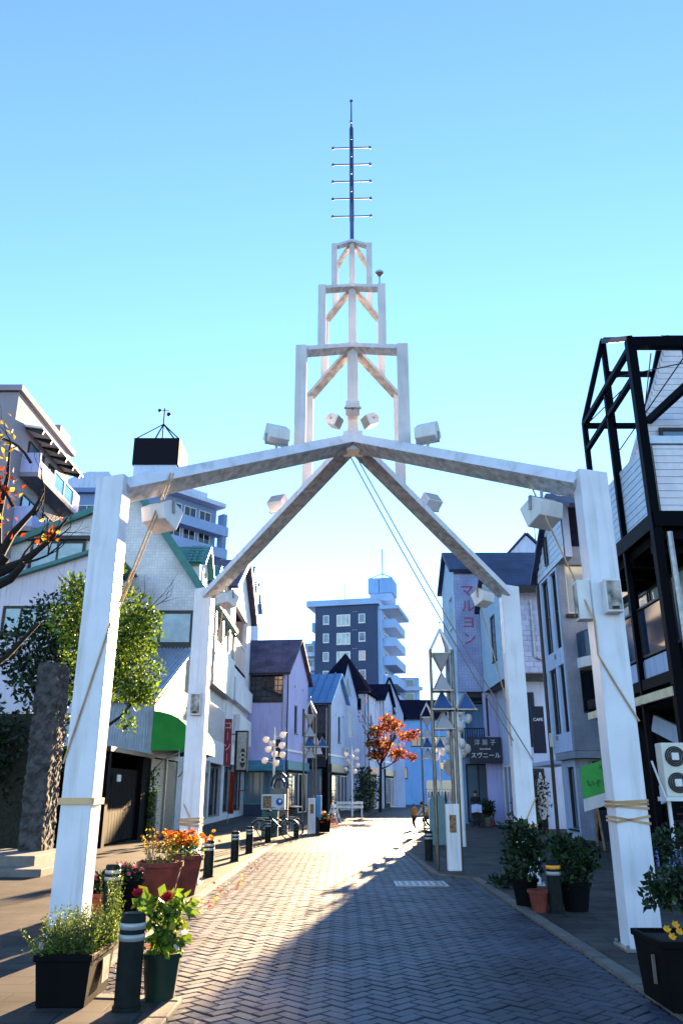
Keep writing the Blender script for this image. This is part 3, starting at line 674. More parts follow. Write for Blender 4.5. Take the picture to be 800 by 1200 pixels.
for u in (49.5, 54.4): window(h, FXp(-7.05), u, u+4.5 if u < 50 else 59.3, .4, 3.15, frame_dark, glass, 2, sill=False)
h = wthing('blue_roof_house', 'house with twin bright blue roofs rising behind the purple gable', 'house', (-10, 65, 0))
b = MB(); b.box(-13.5,-7.3,61,69,0,16.5); b.build('wall', plaster_shade_pale, h)
for y0 in (61, 65): roofslope(h, 'roof', roof_bluem, (-13.8,y0-.3,16.4), (-7.0,y0-.3,16.4), (-7.0,y0+2,18.9-(y0-61)*.1), (-13.8,y0+2,18.9-(y0-61)*.1)); roofslope(h, 'roof', roof_bluem, (-13.8,y0+4.2,16.4), (-7.0,y0+4.2,16.4), (-7.0,y0+2,18.9-(y0-61)*.1), (-13.8,y0+2,18.9-(y0-61)*.1))
for y0 in (61, 65): MB().prism([(-7.3,y0,16.5),(-7.3,y0+4,16.5),(-7.3,y0+2,18.6)], (-.3,0,0)).build('gable', plaster_w, h)

# signs on the left row
s = wthing('vertical_sign', 'narrow crimson vertical shop sign with pale characters', 'sign', (-5.9, 47.6, 3))
F = FY(47.6); MB().fbox(F, -6.78, -6.36, 3.0, 5.6, -.2, 0).build('board', red_sign, s, bev=.01)
for k, ch in enumerate(['コ', '｜', 'ソ', '｜']): lettering(ch, .46, F, -6.57, 5.2-.6*k, .012, M('pale_pink_letter', (.75,.55,.58), .5, var=0), s)
s = wthing('projecting_sign', 'grey and black box sign with a figure eight hung over the footway', 'sign', (-5.4, 49, 3.5))
F = FXp(-5.5); MB().fbox(F, 48.4, 49.0, 2.7, 5.0, -.75, 0).build('case', dark_iron, s, bev=.02); MB().box(-6.1,-5.55,48.36,48.42,2.8,4.9).build('panel', zinc, s)
F2 = FY(48.34); MB().prism([F2(-5.75+.17*math.cos(a*.4488),3.45+.55*math.sin(a*.4488),-.03) for a in range(14)], (0,-.05,0)).build('emblem_plate', frame_dark, s); lettering('8', .85, F2, -5.75, 3.45, .03, shutter_m, s)
MB().bar((-6.9,48.7,4.8),(-6.2,48.7,4.8),.06,.06).build('bracket', dark_iron, s)
t = wthing('red_banner', 'tall orange red cloth banner on a pole at the shop front', 'banner', (-5.9, 44.5, 0))
MB().tube([(-5.95,44.5,0),(-5.95,44.5,2.7)], .02, 6).build('pole', zinc, t); b = MB(); n = 8
b.add([(-5.93+.26*i/n, 44.5+.06*math.sin(i*1.1+j*.6), 2.6-2.1*j/8) for j in range(9) for i in range(n+1)], [(j*(n+1)+i, j*(n+1)+i+1, (j+1)*(n+1)+i+1, (j+1)*(n+1)+i) for j in range(8) for i in range(n)]); b.build('cloth', M('dull_red_banner', (.34,.04,.015), .8, var=.15, trans=.3), t, smooth=True, norm=False)
MB().bar((-5.95,44.5,1.55),(-4.9,44.5,1.7),.03,.05).build('arm', MATS['dull_red_banner'], t)

# --- generic skewed street house with gable end to the street ----------------------------------
def street_house(name, label, P, ze, zr, wm, rm, ops_f=(), ops_s=(), z0=0., over=.35, gm=None, fm=None, hip=0., wms=None, pt=False, shop=True):
    # P: near-left, near-right (street corner), far-right; ridge runs across, gable on the street side
    A, B, C = [V((p[0], p[1], 0)) for p in P]; D = A+(C-B)
    h = wthing(name, label, 'house', (A+C)/2); Ff = FQ(A, B); Fs = FQ(B, C); lf = (B-A).length; ls = (C-B).length
    b = MB(); wall(b, Ff, 0, lf, z0, ze, ops_f, .3); b.build('front_wall', wm, h)
    b = MB(); wall(b, Fs, .3, ls, z0, ze, ops_s, .3); b.prism([Fs(0,ze,0),Fs(ls,ze,0),Fs(ls/2,zr-.12 if not pt else ze+.05,0)], Fs(0,0,-.3)-Fs(0,0,0)); b.build('gable_wall', wms or wm, h)
    b = MB(); b.hexa([D+V((0,0,0)), C, C-(C-D).normalized()*.0+V((0,-.3,0)), D+V((0,-.3,0)), D+V((0,0,ze)), C+V((0,0,ze)), C+V((0,-.3,ze)), D+V((0,-.3,ze))]); b.build('back_wall', wm, h)
    for o in ops_f: window(h, Ff, *o[:4], fm or frame_dark, gm or glass, *(o[4:6] if len(o) > 4 else (1, 0)))
    for o in ops_s: window(h, Fs, *o[:4], fm or frame_dark, gm or glass, *(o[4:6] if len(o) > 4 else (0, 0)))
    u = (B-A).normalized(); v = (C-B).normalized(); M1 = (A+D)/2; M2 = (B+C)/2; cen = (M1+M2)/2; drop = (zr-ze)/(ls/2)*over; Z = lambda z: V((0,0,z))
    if pt:
        q = [A-u*over-v*over+Z(ze-drop*.5), B+u*over-v*over+Z(ze-drop*.5), C+u*over+v*over+Z(ze-drop*.5), D-u*over+v*over+Z(ze-drop*.5)]; ap = cen+Z(zr)
        MB().add(q+[ap], [(0,1,4),(1,2,4),(2,3,4),(3,0,4),(3,2,1,0)]).build('roof', rm, h)
    if shop:
        b = MB(); b.fbox(Fs, .3, ls-.3, .05, 3.1, .0, .06); b.build('recess_shade_panel', dark_void, h)  # near-black panel proud of the wall paints the shade of a recess
        window(h, Fs, .6, ls*.48, .5, 2.9, frame_dark, glassb, 1, 0, .06, sill=False, w=.09, name='shop_window'); window(h, Fs, ls*.54, ls-.6, .1, 2.9, frame_white, glass, 1, 0, .06, sill=False, w=.09, name='door')
        MB().fbox(Fs, .2, ls-.2, 3.12, 3.75, .0, .22).build('fascia', shop if not isinstance(shop, bool) else teal_m, h); MB().fbox(Fs, -.05, ls+.05, 4.4, 4.55, 0, .08).build('string_course', frame_white, h)
        MB().tube([Fs(.15,ze-.1,.09), Fs(.15,.1,.09)], .05, 6).build('downpipe', frame_dark, h)
    MB().tube([Ff(-over,ze-.16,over+.05), Ff(lf+over,ze-.16,over+.05)], .06, 6).build('gutter', frame_dark, h); MB().tube([Ff(lf-.2,ze-.2,over), Ff(lf-.2,ze-.5,.06), Ff(lf-.2,.1,.06)], .04, 6).build('downpipe', zinc, h)
    for q_ in (.35, .7): MB().fbox(Fs, ls*q_, ls*q_+.18, ze-.9, ze-.72, 0, .06).build('vent', zinc, h)
    ab = MB().fbox(Fs, ls*.72, ls*.72+.75, 4.7, 5.25, .02, .32).build('wall_unit', ac_m, h); MB().disc(Fs(ls*.72+.33,4.97,.33), Fs(0,0,1)-Fs(0,0,0), .2, .02, 16).build('fan_grille', dark_iron, ab)
    if pt: return h, Ff, Fs, lf, ls
    r = slab(MB(), A-u*over-v*over+Z(ze-drop), B+u*over-v*over+Z(ze-drop), M2+u*over+Z(zr)-u*hip, M1-u*over+Z(zr), .16).build('roof', rm, h)
    slab(MB(), D-u*over+v*over+Z(ze-drop), C+u*over+v*over+Z(ze-drop), M2+u*over+Z(zr)-u*hip, M1-u*over+Z(zr), .16).build('roof', rm, h)
    return h, Ff, Fs, lf, ls
h, Ff, Fs, lf, ls = street_house('lavender_shop_house', 'lavender rendered house with purple hipped roof above a teal shop awning', [(-9.6,60.6),(-4.1,60.0),(-2.75,67)], 10.1, 13.0, plaster_lav, roof_purple, [(.3,1.4,4.3,6.6),(2.75,5.3,7.9,9.9,5,4),(.2,2.3,7.7,9.7),(1.2,2.3,4.4,6.6,0,0),(4.6,5.2,3.9,5.2,0,0)], [(2.6,3.6,5.8,7.9),(5.2,6.2,5.8,7.9)], wms=plaster_lav)
a = MB(); a.hexa([Ff(-.3,3.0,0),Ff(5.5,3.0,0),Ff(5.7,3.0,1.3),Ff(-.3,3.0,1.3),Ff(-.3,3.75,0),Ff(5.5,3.75,0),Ff(5.7,3.35,1.3),Ff(-.3,3.35,1.3)]); a.build('shop_awning', teal_m, h)
b = MB(); b.fbox(Ff, -.2, 5.5, 0, .75, .0, .14); b.build('shop_plinth', M('navy_plinth', (.03,.05,.10), .6), h)
for k in range(4): window(h, Ff, .1+k*1.35, 1.4+k*1.35, .76, 2.98, teal_m, glassb, 0, 0, .07, sill=False, w=.03, proud=.04, name='shop_window')
MB().tube([Ff(-1.0,7.0,.2), Ff(2.4,7.0,.2), Ff(2.4,7.35,.2)], .07, 6).build('roof_pipe', frame_dark, h)
h, Ff, Fs, lf, ls = street_house('blue_gable_house', 'pale house with blue standing seam roof and dark upper front', [(-5.0,69.0),(-1.05,68),(.55,75)], 8.7, 11.4, M('charcoal_board', (.035,.04,.06), .6, var=.15), roof_bluem, [(3.0,3.8,4.2,6.2)], [(3.4,4.3,5.6,7.8)], wms=plaster_shade_pale, shop=navy_sign)
for k in range(6):
    u = .2+k*.72; b = MB(); b.bar(Ff(u,8.55,.32)+V((0,0,.2)), (Ff(u,11.45,0)+Fs(ls/2,0,0)-Fs(0,0,0))+V((0,0,.2)), .05, .08); b.build('roof_seam', roof_bluem, h)
b = MB(); b.fbox(Ff, 1.5, 4.0, 0, 4.1, .0, .12); b.build('shop_front', dark_void, h); window(h, Ff, 2.0, 3.6, .3, 3.4, frame_dark, glassb, 1, sill=False, w=.14); MB().prism([Ff(2.4,4.5,.12),Ff(3.6,4.5,.12),Ff(3.0,6.2,.12)], Ff(0,0,.1)-Ff(0,0,0)).build('triangle_sign', plaster_w, h); MB().fbox(Ff, 2.2, 3.9, 3.5, 4.1, .13, .25).build('sign_board', navy_sign, h)  # near-black shop front block has the ground floor's shade in its colour
h, Ff, Fs, lf, ls = street_house('steep_dark_roof_house', 'narrow pale house with very steep dark roof and small twin windows', [(-2.6,77),(2.4,76.2),(3.4,81)], 10.6, 14.6, plaster_shade_pale, roof_dark, [(3.2,3.7,8.9,9.9,0,0),(4.0,4.5,8.9,9.9,0,0)], [(1.6,2.6,6.5,8.5)], pt=True, shop=red_sign)
g_ = wthing('gable_bay', 'slender pale gabled bay with tall twin windows next to the steep dark roof', 'bay', (.6, 75, 0))
b = MB(); F = FY(74.5); wall(b, F, -.15, 1.45, 0, 9.6, [(.1,.45,6.3,8.6),(.65,1.0,6.3,8.6)], .3); b.prism([(-.15,74.5,9.6),(1.45,74.5,9.6),(.6,74.5,12.9)], (0,.3,0)); b.box(1.15,1.45,74.8,76.4,0,9.6); b.build('wall', plaster_shade_pale, g_)
for u in (.1, .65): window(g_, F, u, u+.35, 6.3, 8.6, frame_white, glassb, 0, 0, .05)
MB().prism([(.3,74.48,9.9),(.9,74.48,9.9),(.6,74.48,11.6)], (0,.1,0)).build('gable_window', glass, g_); slab(MB(), (-.35,74.3,9.1), (.6,74.3,13.05), (.6,76.5,13.05), (-.35,76.5,9.1), .12).build('roof', roof_dark, g_); slab(MB(), (1.65,74.3,9.1), (.6,74.3,13.05), (.6,76.5,13.05), (1.65,76.5,9.1), .12).build('roof', roof_dark, g_)
h, Ff, Fs, lf, ls = street_house('pale_corner_house', 'pale house with shade-tinted walls and one dark sash window behind the orange tree', [(1.2,84),(4.2,83.5),(5.6,90)], 10.6, 12.4, plaster_shade_pale, roof_dark, [(1.1,2.1,6.6,9.4,0,1)], [(2,3.2,5.8,8.4)], fm=frame_white, shop=navy_sign)
g_ = wthing('gabled_dormer_house', 'small pale gable with dark triangular window above the orange tree', 'house', (5, 92, 0))
b = MB(); F = FY(91); wall(b, F, 3.9, 6.9, 0, 9.8, [(4.3,5.4,.2,4.2)], .3); b.prism([(3.9,91,9.8),(6.9,91,9.8),(5.4,91,13.6)], (0,.3,0)); b.build('wall', plaster_shade_pale, g_); MB().box(3.9,6.9,91.4,99,0,9.8).build('body', plaster_shade_pale, g_)
MB().prism([(4.7,90.97,9.7),(6.1,90.97,9.7),(5.4,90.97,11.8)], (0,.1,0)).build('triangular_window', glass, g_); window(g_, F, 4.3, 5.4, .2, 4.2, frame_dark, glass, 1)
for s_ in (-1, 1): slab(MB(), (5.4+s_*1.75,90.7,9.3), (5.4,90.7,13.75), (5.4,99,13.75), (5.4+s_*1.75,99,9.3), .15).build('roof', roof_dark, g_)
h, Ff, Fs, lf, ls = street_house('street_end_house', 'wide house with shade-tinted blue walls and long dark roof closing the end of the street', [(6.9,110),(15.5,110),(15.7,121)], 10.9, 13.8, plaster_shade_blue, roof_dark, [(.9,1.8,3.2,4.6,0,0),(2.4,4.0,7.3,8.6),(5.4,7.0,7.3,8.6)], [(3,5,6,8)])
window(h, Ff, 4.2, 7.6, .3, 3.0, frame_white, glassb, 3, 1, sill=False, w=.05, name='shop_window')
# ================================================================== APARTMENT BLOCKS
def block(name, label, o, yaw, w, d, z1, wm, sm):
    h = thing(name, label, 'apartment block', o, yaw)
    MB().box(0,w,0,d,0,z1).build('wall', wm, h)
    return h
# taupe block, upper left
h = wthing('taupe_apartment', 'taupe apartment block with glazed balconies behind the bare tree', 'apartment block', (-21, 42, 0))
MB().box(-30,-16.9,37.2,45.6,0,21.4).build('wall', taupe, h)
MB().box(-30.2,-16.7,37.0,45.8,21.42,21.75).build('roof_edge', taupe, h); MB().box(-18.2,-17.0,43.6,45.4,21.76,22.6).build('roof_box', taupe, h)
F = FXp(-16.9)
for k, z in enumerate((18.3, 15.3, 12.3)):
    b = MB(); b.fbox(F, 38.6, 45.2, z-1.1, z-.85, 0.02, 1.0); b.build('balcony_floor', taupe, h)
    b = MB(); b.fbox(F, 38.6, 38.75, z-.85, z+.25, 0.02, 1.0); b.fbox(F, 38.75, 40.9, z-.85, z-.15, 0.88, 1.0); b.build('balcony_wall', plaster_lav, h); MB().fbox(F, 44.2, 45.2, z-.85, z+.25, 0.88, 1.0).build('balcony_wall', plaster_lav, h)
    window(h, F, 40.9, 44.2, z-.85, z+.2, frame_white, M('aqua_balcony_glass', (.10,.36,.50), .15, var=.1), 1, sill=False, w=.95, name='balcony_glass')
    window(h, F, 39.2, 41.4, z-.8, z+1.2, frame_dark, glassb, 1, sill=False, w=.05); window(h, F, 42.3, 44.8, z-.8, z+1.2, frame_dark, glass, 2, sill=False, w=.05)
    window(h, FY(37.2), -19.0, -17.9, z-.5, z+1.1, frame_white, glassb, 0, sill=True, w=.04)
b = MB()
b.hexa([F(38.4,20.0,.02),F(45.4,20.0,.02),F(45.4,19.85,1.0),F(38.4,19.85,1.0),F(38.4,20.12,.02),F(45.4,20.12,.02),F(45.4,19.97,1.0),F(38.4,19.97,1.0)]); b.build('canopy', frame_white, h)
for k in range(6): MB().bar(F(38.6+k*1.25,20.06,.02), F(38.6+k*1.25,19.7,.98), .12, .22).build('canopy_rib', frame_dark, h)
# far pale blue block with water tank house
h = thing('stepped_apartment', 'far blue grey apartment block with stepped balconies and dark roof tank house', 'apartment block', (-34, 92, 0), R(0))
wl_ = M('blue_grey_render', (.13,.22,.44), .8, var=.06, vscale=.2, grime=.3)
wl3 = M('blue_balcony_render', (.22,.34,.60), .8, var=.08, vscale=.3, grime=.4)
MB().box(-6,11.8,.5,16,0,36.6).build('wall', wl_, h)
F0 = Frame((0,.5,0),(1,0,0),(0,-1,0)); A_, B_ = V((12.0,0,0)), V((17.6,6.3,0)); FW = FQ(A_, B_); wl2 = (B_-A_).length
b = MB(); b.hexa([A_, B_, B_+V((-5,12,0)), A_+V((-.1,14,0))]+[q+V((0,0,36.6)) for q in (A_, B_, B_+V((-5,12,0)), A_+V((-.1,14,0)))]); b.build('wing_wall', wl_, h)
for k in range(9):
    z = 34.0-k*3.0
    MB().box(-5.8,11.4,-.9,.5,z-1.75,z-.45).build('balcony', wl3, h)
    for u in (-5.0,-1.8,1.4,4.6,7.8): window(h, F0, u, u+2.2, z-.4, z+1.1, frame_white, glass, 1, 0, .08, sill=False, w=.03)
    MB().fbox(FW, .6, wl2+.9, z-1.3, z-.0, .02, 1.5).build('balcony', wl3, h)
    for u in (.9, 3.2, 5.6): window(h, FW, u, u+1.9, z+.1, z+1.8, frame_white, glass, 1, 0, .08, sill=False, w=.03)
    MB().fbox(FW, wl2+.05, wl2+.7, z+.0, z+1.7, .3, 1.4).build('balcony_screen', wl_, h)
b = MB(); b.box(-6.3,11.9,-.2,16.3,36.62,37.2); b.build('roof_edge', wl_, h); MB().fbox(FW, -.2, wl2+.5, 36.62, 37.2, -3, 1.3).build('wing_roof_edge', plaster_shade_pale, h); MB().fbox(FW, 3.5, 6.5, 37.22, 38.2, -2, .4).build('roof_gable', plaster_shade_pale, h)
MB().prism([(-3.5,.4,37.22),(6.5,.4,37.22),(4.8,.4,39.6),(2.2,.4,39.6)], (0,3,0)).build('roof_gable', plaster_shade_pale, h)
b = MB(); b.box(6.8,12.4,4,9.5,37.22,42.0); b.build('tank_house', plaster_shade_pale, h); b = MB(); b.box(6.6,12.6,3.8,9.7,42.02,45.8); b.build('tank_screen', M('dark_tank_screen', (.003,.003,.010), .6, spec=.1), h)
b = MB(); c = V((9.6,6.7,51.6))
for x, y in ((6.8,4),(12.4,4),(6.8,9.5),(12.4,9.5)): b.bar((x,y,45.8), c-V((0,0,2.4)), .14)
b.tube([(9.6,6.7,45.8), c], .10, 6); b.bar(c+V((-.8,0,-.3)), c+V((.6,0,-.3)), .07); b.ball(c+V((-.7,0,-.3)), .25, 8); b.ball(c+V((.6,0,-.9)), .3, 8); b.build('antenna', dark_iron, h)
# dark navy block in the middle
h = thing('navy_apartment', 'dark navy apartment tower with pale side balconies in the middle distance', 'apartment block', (-5.7, 170, 0), R(-13)); h.scale = (1.3, 1.3, 1.3)
MB().box(0,10.4,0,12,0,30.4).build('wall', navy_brick, h)
F = Frame((0,0,0),(1,0,0),(0,-1,0)); pale = M('pale_blue_concrete', (.26,.42,.70), .8, var=.06, vscale=.3)
for k in range(8):
    z = 27.6-k*3.05
    window(h, F, 1.4, 2.4, z-.2, z+1.3, frame_white, glassb, 0, 0, .12, w=.08); window(h, F, 3.7, 6.0, z-.6, z+1.3, frame_white, curtain, 2, 0, .14, w=.08); window(h, F, 7.4, 8.5, z-.2, z+1.3, frame_white, glassb, 0, 0, .12, w=.08)
    for u in (6.5, 6.95): MB().lathe([(.12,0),(.12,.05)], F(u,z+1.7,.05), 8).build('vent', frame_white, h)
    b = MB(); b.box(-1.1,-.02,2,10,z-.9,z+.6); b.build('balcony', pale, h)
    b = MB(); b.box(11.2,13.3,1.2,11.8,z-.95,z-.72); b.build('balcony_floor', pale, h); b = MB(); b.box(13.15,13.3,1.2,11.8,z-.72,z+.5); b.box(11.2,13.15,1.2,1.35,z-.72,z+.5); b.build('balcony', pale, h)
    window(h, Frame((11.2,0,0),(0,1,0),(1,0,0)), 2.2, 5.2, z-.7, z+1.4, frame_white, glass, 1, 0, .1, sill=False, w=.06); window(h, Frame((11.2,0,0),(0,1,0),(1,0,0)), 7.2, 10.4, z-.7, z+1.4, frame_white, glass, 1, 0, .1, sill=False, w=.06)
MB().box(10.42,11.2,.6,12,0,30.2).build('side_core', pale, h)
b = MB(); b.box(-1.4,10.8,-.5,12.4,30.42,31.4); b.box(10.82,14.0,.2,12.4,29.6,30.2); b.build('roof_slab', pale, h)
b = MB(); b.box(9.0,12.6,2,6.5,31.42,32.7); b.build('lift_house', pale, h); b = MB(); b.box(8.7,10.5,1.8,6.6,32.72,35.3); b.box(10.6,12.8,1.8,6.6,32.72,35.3); b.build('tank_screen', plaster_shade_blue, h)
b = MB(); b.bar((8.9,2,35.3),(10.8,4,36.6),.12); b.bar((12.7,2,35.3),(10.8,4,36.6),.12); b.tube([(10.8,4,35.3),(10.8,4,41)], .08, 6); b.tube([(4,5,31.4),(4,5,35.5)], .05, 6); b.build('antenna', dark_iron, h)
def far_block(label, o, w, d, z1, fl, cols, yaw=0.):
    h = thing('distant_apartment', label, 'apartment block', o, yaw, 'distant pale blocks'); MB().box(0,w,0,d,0,z1).build('wall', pale, h)
    for k in range(fl):
        z = z1-1.6-3*k; MB().box(.1,w+.6,-1.0,-.02,z-1.4,z-.5).build('balcony', plaster_shade_pale, h)
        for c_ in range(cols):
            u = .4+c_*(w-.8)/cols; window(h, Frame((0,0,0),(1,0,0),(0,-1,0)), u, u+(w-.8)/cols*.7, z-.5, z+1.1, frame_white, glass, 0, 0, .1, sill=False, w=.04)
far_block('distant pale balcony block left of the navy tower', (-12, 172, 0), 7, 9, 32, 7, 3)
far_block('distant pale blue block right of the navy tower', (11, 182, 0), 6.6, 12, 26, 5, 2)

# ================================================================== BUILDINGS, RIGHT SIDE
# --- tower house with vertical lettering -------------------------------------------------------
h = wthing('mosaic_tower_house', 'lilac mosaic tiled tower house with red vertical lettering', 'house', (7.3, 45, 0))
F = FY(42.4); b = MB(); wall(b, F, 6.15, 8.15, 6.55, 13.1, (), .28); b.build('front_wall', towertile, h)
F2 = FXm(6.15); b = MB(); wall(b, F2, 42.69, 47.6, 3.4, 13.1, [(43.4,44.6,10.2,11.9)], .3); b.prism([(6.15,42.42,13.11),(6.15,47.6,13.11),(6.15,45,14.6)], (.3,0,0)); b.build('street_wall', M('pale_cyan_render', (.34,.55,.76), .7, var=.06), h); window(h, F2, 43.4, 44.6, 10.2, 11.9, frame_white, glassb, 0)
MB().box(8.15,12.5,42.6,47.6,0,13.1).build('body', plaster_shade_pale, h); MB().box(6.45,8.15,42.7,47.6,6.3,6.54).build('soffit', frame_dark, h)
roofslope(h, 'roof', roof_navy, (5.9,42.1,12.95), (12.5,42.1,12.95), (12.5,45,14.75), (5.9,45,14.75)); roofslope(h, 'roof', roof_navy, (5.9,47.9,12.95), (12.5,47.9,12.95), (12.5,45,14.75), (5.9,45,14.75))
for k, ch in enumerate('マルヨン'): lettering(ch, .76, F, 6.86, 11.95-.88*k, .02, red_bright, h)
b = MB(); b.box(7.4,8.15,42.4,42.7,0,6.5); b.build('pier', plaster_lav, h)
b = MB(); b.box(6.2,7.35,42.2,43.9,3.35,3.5); b.build('balcony_floor', frame_dark, h); railing(h, FY(42.25), 6.2, 7.35, 3.5, 4.7, dark_iron, 9); railing(h, FXm(6.2), 42.3, 43.9, 3.5, 4.7, dark_iron, 10)
window(h, FY(44.4), 6.5, 7.9, 3.5, 6.2, frame_dark, glassb, 1, sill=False); MB().box(6.45,8.15,44.5,44.7,0,6.3).build('recess_wall', plaster_shade_blue, h); window(h, FY(44.4), 6.6, 7.9, .1, 3.0, frame_dark, glassb, 1, sill=False, w=.03, name='door')
MB().box(6.46,8.14,46.9,47.2,0,13.05).build('rear_wall', plaster_shade_pale, h)
s = wthing('pastry_shop_sign', 'navy shop sign with white lettering over the footway', 'sign', (7.5, 42, 3.2))
F3 = FY(41.6); MB().fbox(F3, 6.4, 8.04, 2.95, 4.2, -.15, 0).build('board', navy_sign, s, bev=.01); lettering('洋 菓 子', .31, F3, 7.22, 3.92, .008, M('grey_lettering', (.42,.44,.50), .5, var=0), s); lettering('スヴニール', .30, F3, 7.22, 3.3, .008, white_paint, s); lettering('SOUVENIR', .12, F3, 7.22, 3.62, .008, white_paint, s)
MB().fbox(F3, 7.4, 7.5, 4.25, 6.3, -.1, -.05).build('hanger', frame_dark, s)
# --- shingled house next to it -----------------------------------------------------------------
h = wthing('shingled_house', 'lilac grey tile hung house with navy roof behind the back right post', 'house', (8.6, 39.5, 0))
F = FY(36.9); MB().box(7.58,12.5,36.98,42.2,6.75,10.75).build('core', plaster_shade_pale, h)
F2 = FXm(7.45); b = MB(); wall(b, F2, 36.8, 42.2, 6.5, 10.75, [(38.2,39.2,7.6,9.8)], .12); b.prism([(7.45,36.85,10.75),(7.45,42.2,10.75),(7.45,39.5,12.55)], (.2,0,0)); b.build('street_wall', MATS['pale_cyan_render'], h); window(h, F2, 38.2, 39.2, 7.6, 9.8, frame_dark, glassb, 0, w=-.02)
roofslope(h, 'roof', roof_navy, (7.2,36.4,10.6), (12.7,36.4,10.6), (12.7,39.5,12.7), (7.2,39.5,12.7)); roofslope(h, 'roof', roof_navy, (7.2,42.5,10.6), (12.7,42.5,10.6), (12.7,39.5,12.7), (7.2,39.5,12.7))
MB().box(7.3,12.6,36.3,36.42,10.42,10.72).build('eaves_board', frame_dark, h)
sme = None
for j in range(16):
    for i in range(5):
        x = 7.62+i*.42+(.21 if j % 2 else 0); z = 6.8+j*.243
        if sme is None: o = MB().hexa([(-.2,-.05,0),(.2,-.05,0),(.2,0,0),(-.2,0,0),(-.2,-.025,.236),(.2,-.025,.236),(.2,0,.236),(-.2,0,.236)]).build('wall_tile', shingle_m, h, org=(0,0,0)); sme = o.data
        else: o = bpy.data.objects.new('wall_tile', sme); COL.objects.link(o); o.parent = h
        o.location = V((x, 36.97, z))-ROOTS[h.name]
MB().box(7.46,12.5,36.85,42.2,6.5,6.74).build('soffit', frame_dark, h); MB().box(8.1,12.5,38.0,42.2,0,6.5).build('ground_floor', plaster_shade_pale, h)
window(h, FY(38.0), 8.3, 9.0, 3.6, 6.0, frame_dark, glass, 1, w=.04); window(h, FY(38.0), 8.3, 9.2, .1, 2.6, frame_dark, glass, 1, sill=False, w=.04, name='door'); window(h, FXm(8.1), 38.4, 41.5, .4, 2.8, frame_white, glassb, 2, w=.04)
MB().tube([(8.95,36.82,10.1),(8.95,36.82,7.45),(9.3,36.82,7.3)], .05, 6).build('downpipe', zinc, h)
h = wthing('white_gable_annex', 'plain white gable rising behind the navy roof', 'house', (13.4, 56, 0)); MB().box(11.9,14.9,55,60,0,17.6).build('wall', plaster_shade_pale, h); MB().prism([(11.9,55,17.6),(14.9,55,17.6),(13.4,55,19.2)], (0,5,0)).build('gable', plaster_shade_pale, h)
for s_ in (-1, 1): slab(MB(), (13.4+s_*1.7,54.8,17.45), (13.4,54.8,19.3), (13.4,60.2,19.3), (13.4+s_*1.7,60.2,17.45), .12).build('roof', roof_navy, h)
MB().tube([(14.2,55.5,18.8),(14.2,55.5,20.8)], .04, 6).build('antenna', zinc, h)
# --- pale house with chamfered shopfront -------------------------------------------------------
h = wthing('chamfered_shop_house', 'pale house with shade-tinted walls, boarded gable, dark strip windows and chamfered shop corner', 'house', (9.6, 30, 0))
F = FXm(8.05); zb = 2.95
b = MB(); wall(b, F, 28.86, 31.5, zb, 9.6, [(30.2,31.3,6.6,9.5),(29.0,29.8,6.6,9.5),(30.1,31.2,3.6,6.0),(29.0,29.75,3.6,6.0)], .25); b.build('street_wall', plaster_shade_pale, h)
for u0, u1, z0, z1 in ((30.2,31.3,6.6,9.5),(29.0,29.8,6.6,9.5),(30.1,31.2,3.6,6.0),(29.0,29.75,3.6,6.0)): window(h, F, u0, u1, z0, z1, frame_dark, glass, 1, 1 if z0 > 6 else 0, .06, sill=False)
gp = lambda z: (28.0, 33.5) if z < 10.0 else (28.0+max(0,(z-12.3))*9, 33.5-(z-10.0)*2.0)
planks(h, F, 27.6, 31.5, 9.62, 12.2, .24, siding_b, .03, slope=lambda z: (27.6, 31.55-max(0,(z-9.9))*1.3))
MB().prism([(8.1,27.6,9.62),(8.1,31.5,9.62),(8.1,31.5,9.9),(8.1,28.6,12.1),(8.1,27.6,12.1)], (.25,0,0)).build('gable_core', plaster_shade_pale, h); window(h, F, 29.6, 30.0, 9.9, 11.0, frame_dark, glassb, 0, 0, .05, sill=False, w=.06)
slab(MB(), (7.8,31.9,9.65), (7.8,28.5,12.25), (13,28.5,12.25), (13,31.9,9.65), .15).build('roof', roof_navy, h); slab(MB(), (7.8,28.5,12.25), (7.8,25.6,10.8), (13,25.6,10.8), (13,28.5,12.25), .15).build('roof', roof_navy, h)
F4 = FY(28.6); b = MB(); wall(b, F4, 8.06, 13, zb, 10.2, [(8.3,11.6,7.75,10.1),(8.5,11.5,4.2,5.7)], .25); b.build('front_wall', plaster_grey, h)
window(h, F4, 8.3, 11.6, 7.75, 10.1, frame_white, curtain, 3, 0, .07, sill=False); MB().fbox(F4, 8.2, 11.7, 7.6, 7.72, 0, .12).build('window_ledge', frame_dark, h)
MB().prism([F4(8.2,10.15,0),F4(8.2,10.15,.5),F4(8.2,9.6,.0)], (3.4,0,0)).build('window_hood', plaster_shade_pale, h)
b = MB(); b.lathe([(1.36,5.75),(1.36,6.1),(1.28,6.11),(1.28,5.76)], (9.8,28.6,0), 28); b.build('balcony_band', plaster_w, h); b = MB(); b.lathe([(1.30,6.13),(1.30,7.0),(1.25,7.05),(1.22,6.2)], (9.8,28.6,0), 28); b.build('balcony_glass', M('navy_balcony_glass', (.01,.04,.09), .1, var=.1, spec=.6), h); window(h, F4, 8.5, 11.5, 4.2, 5.7, frame_dark, glass, 1, sill=False)
MB().box(8.06,13,28.62,31.29,2.7,2.94).build('soffit', plaster_grey, h); MB().box(8.31,13,31.3,31.5,0,9.6).build('far_wall', plaster_shade_pale, h)
b = MB(); F5 = FXm(8.3); wall(b, F5, 29.6, 31.29, 0, 2.69, [(29.85,30.9,.35,2.45)], .2); b.build('shop_wall', plaster_shade_pale, h); window(h, F5, 29.85, 30.9, .35, 2.45, frame_dark, glass, 0, 0, .06)
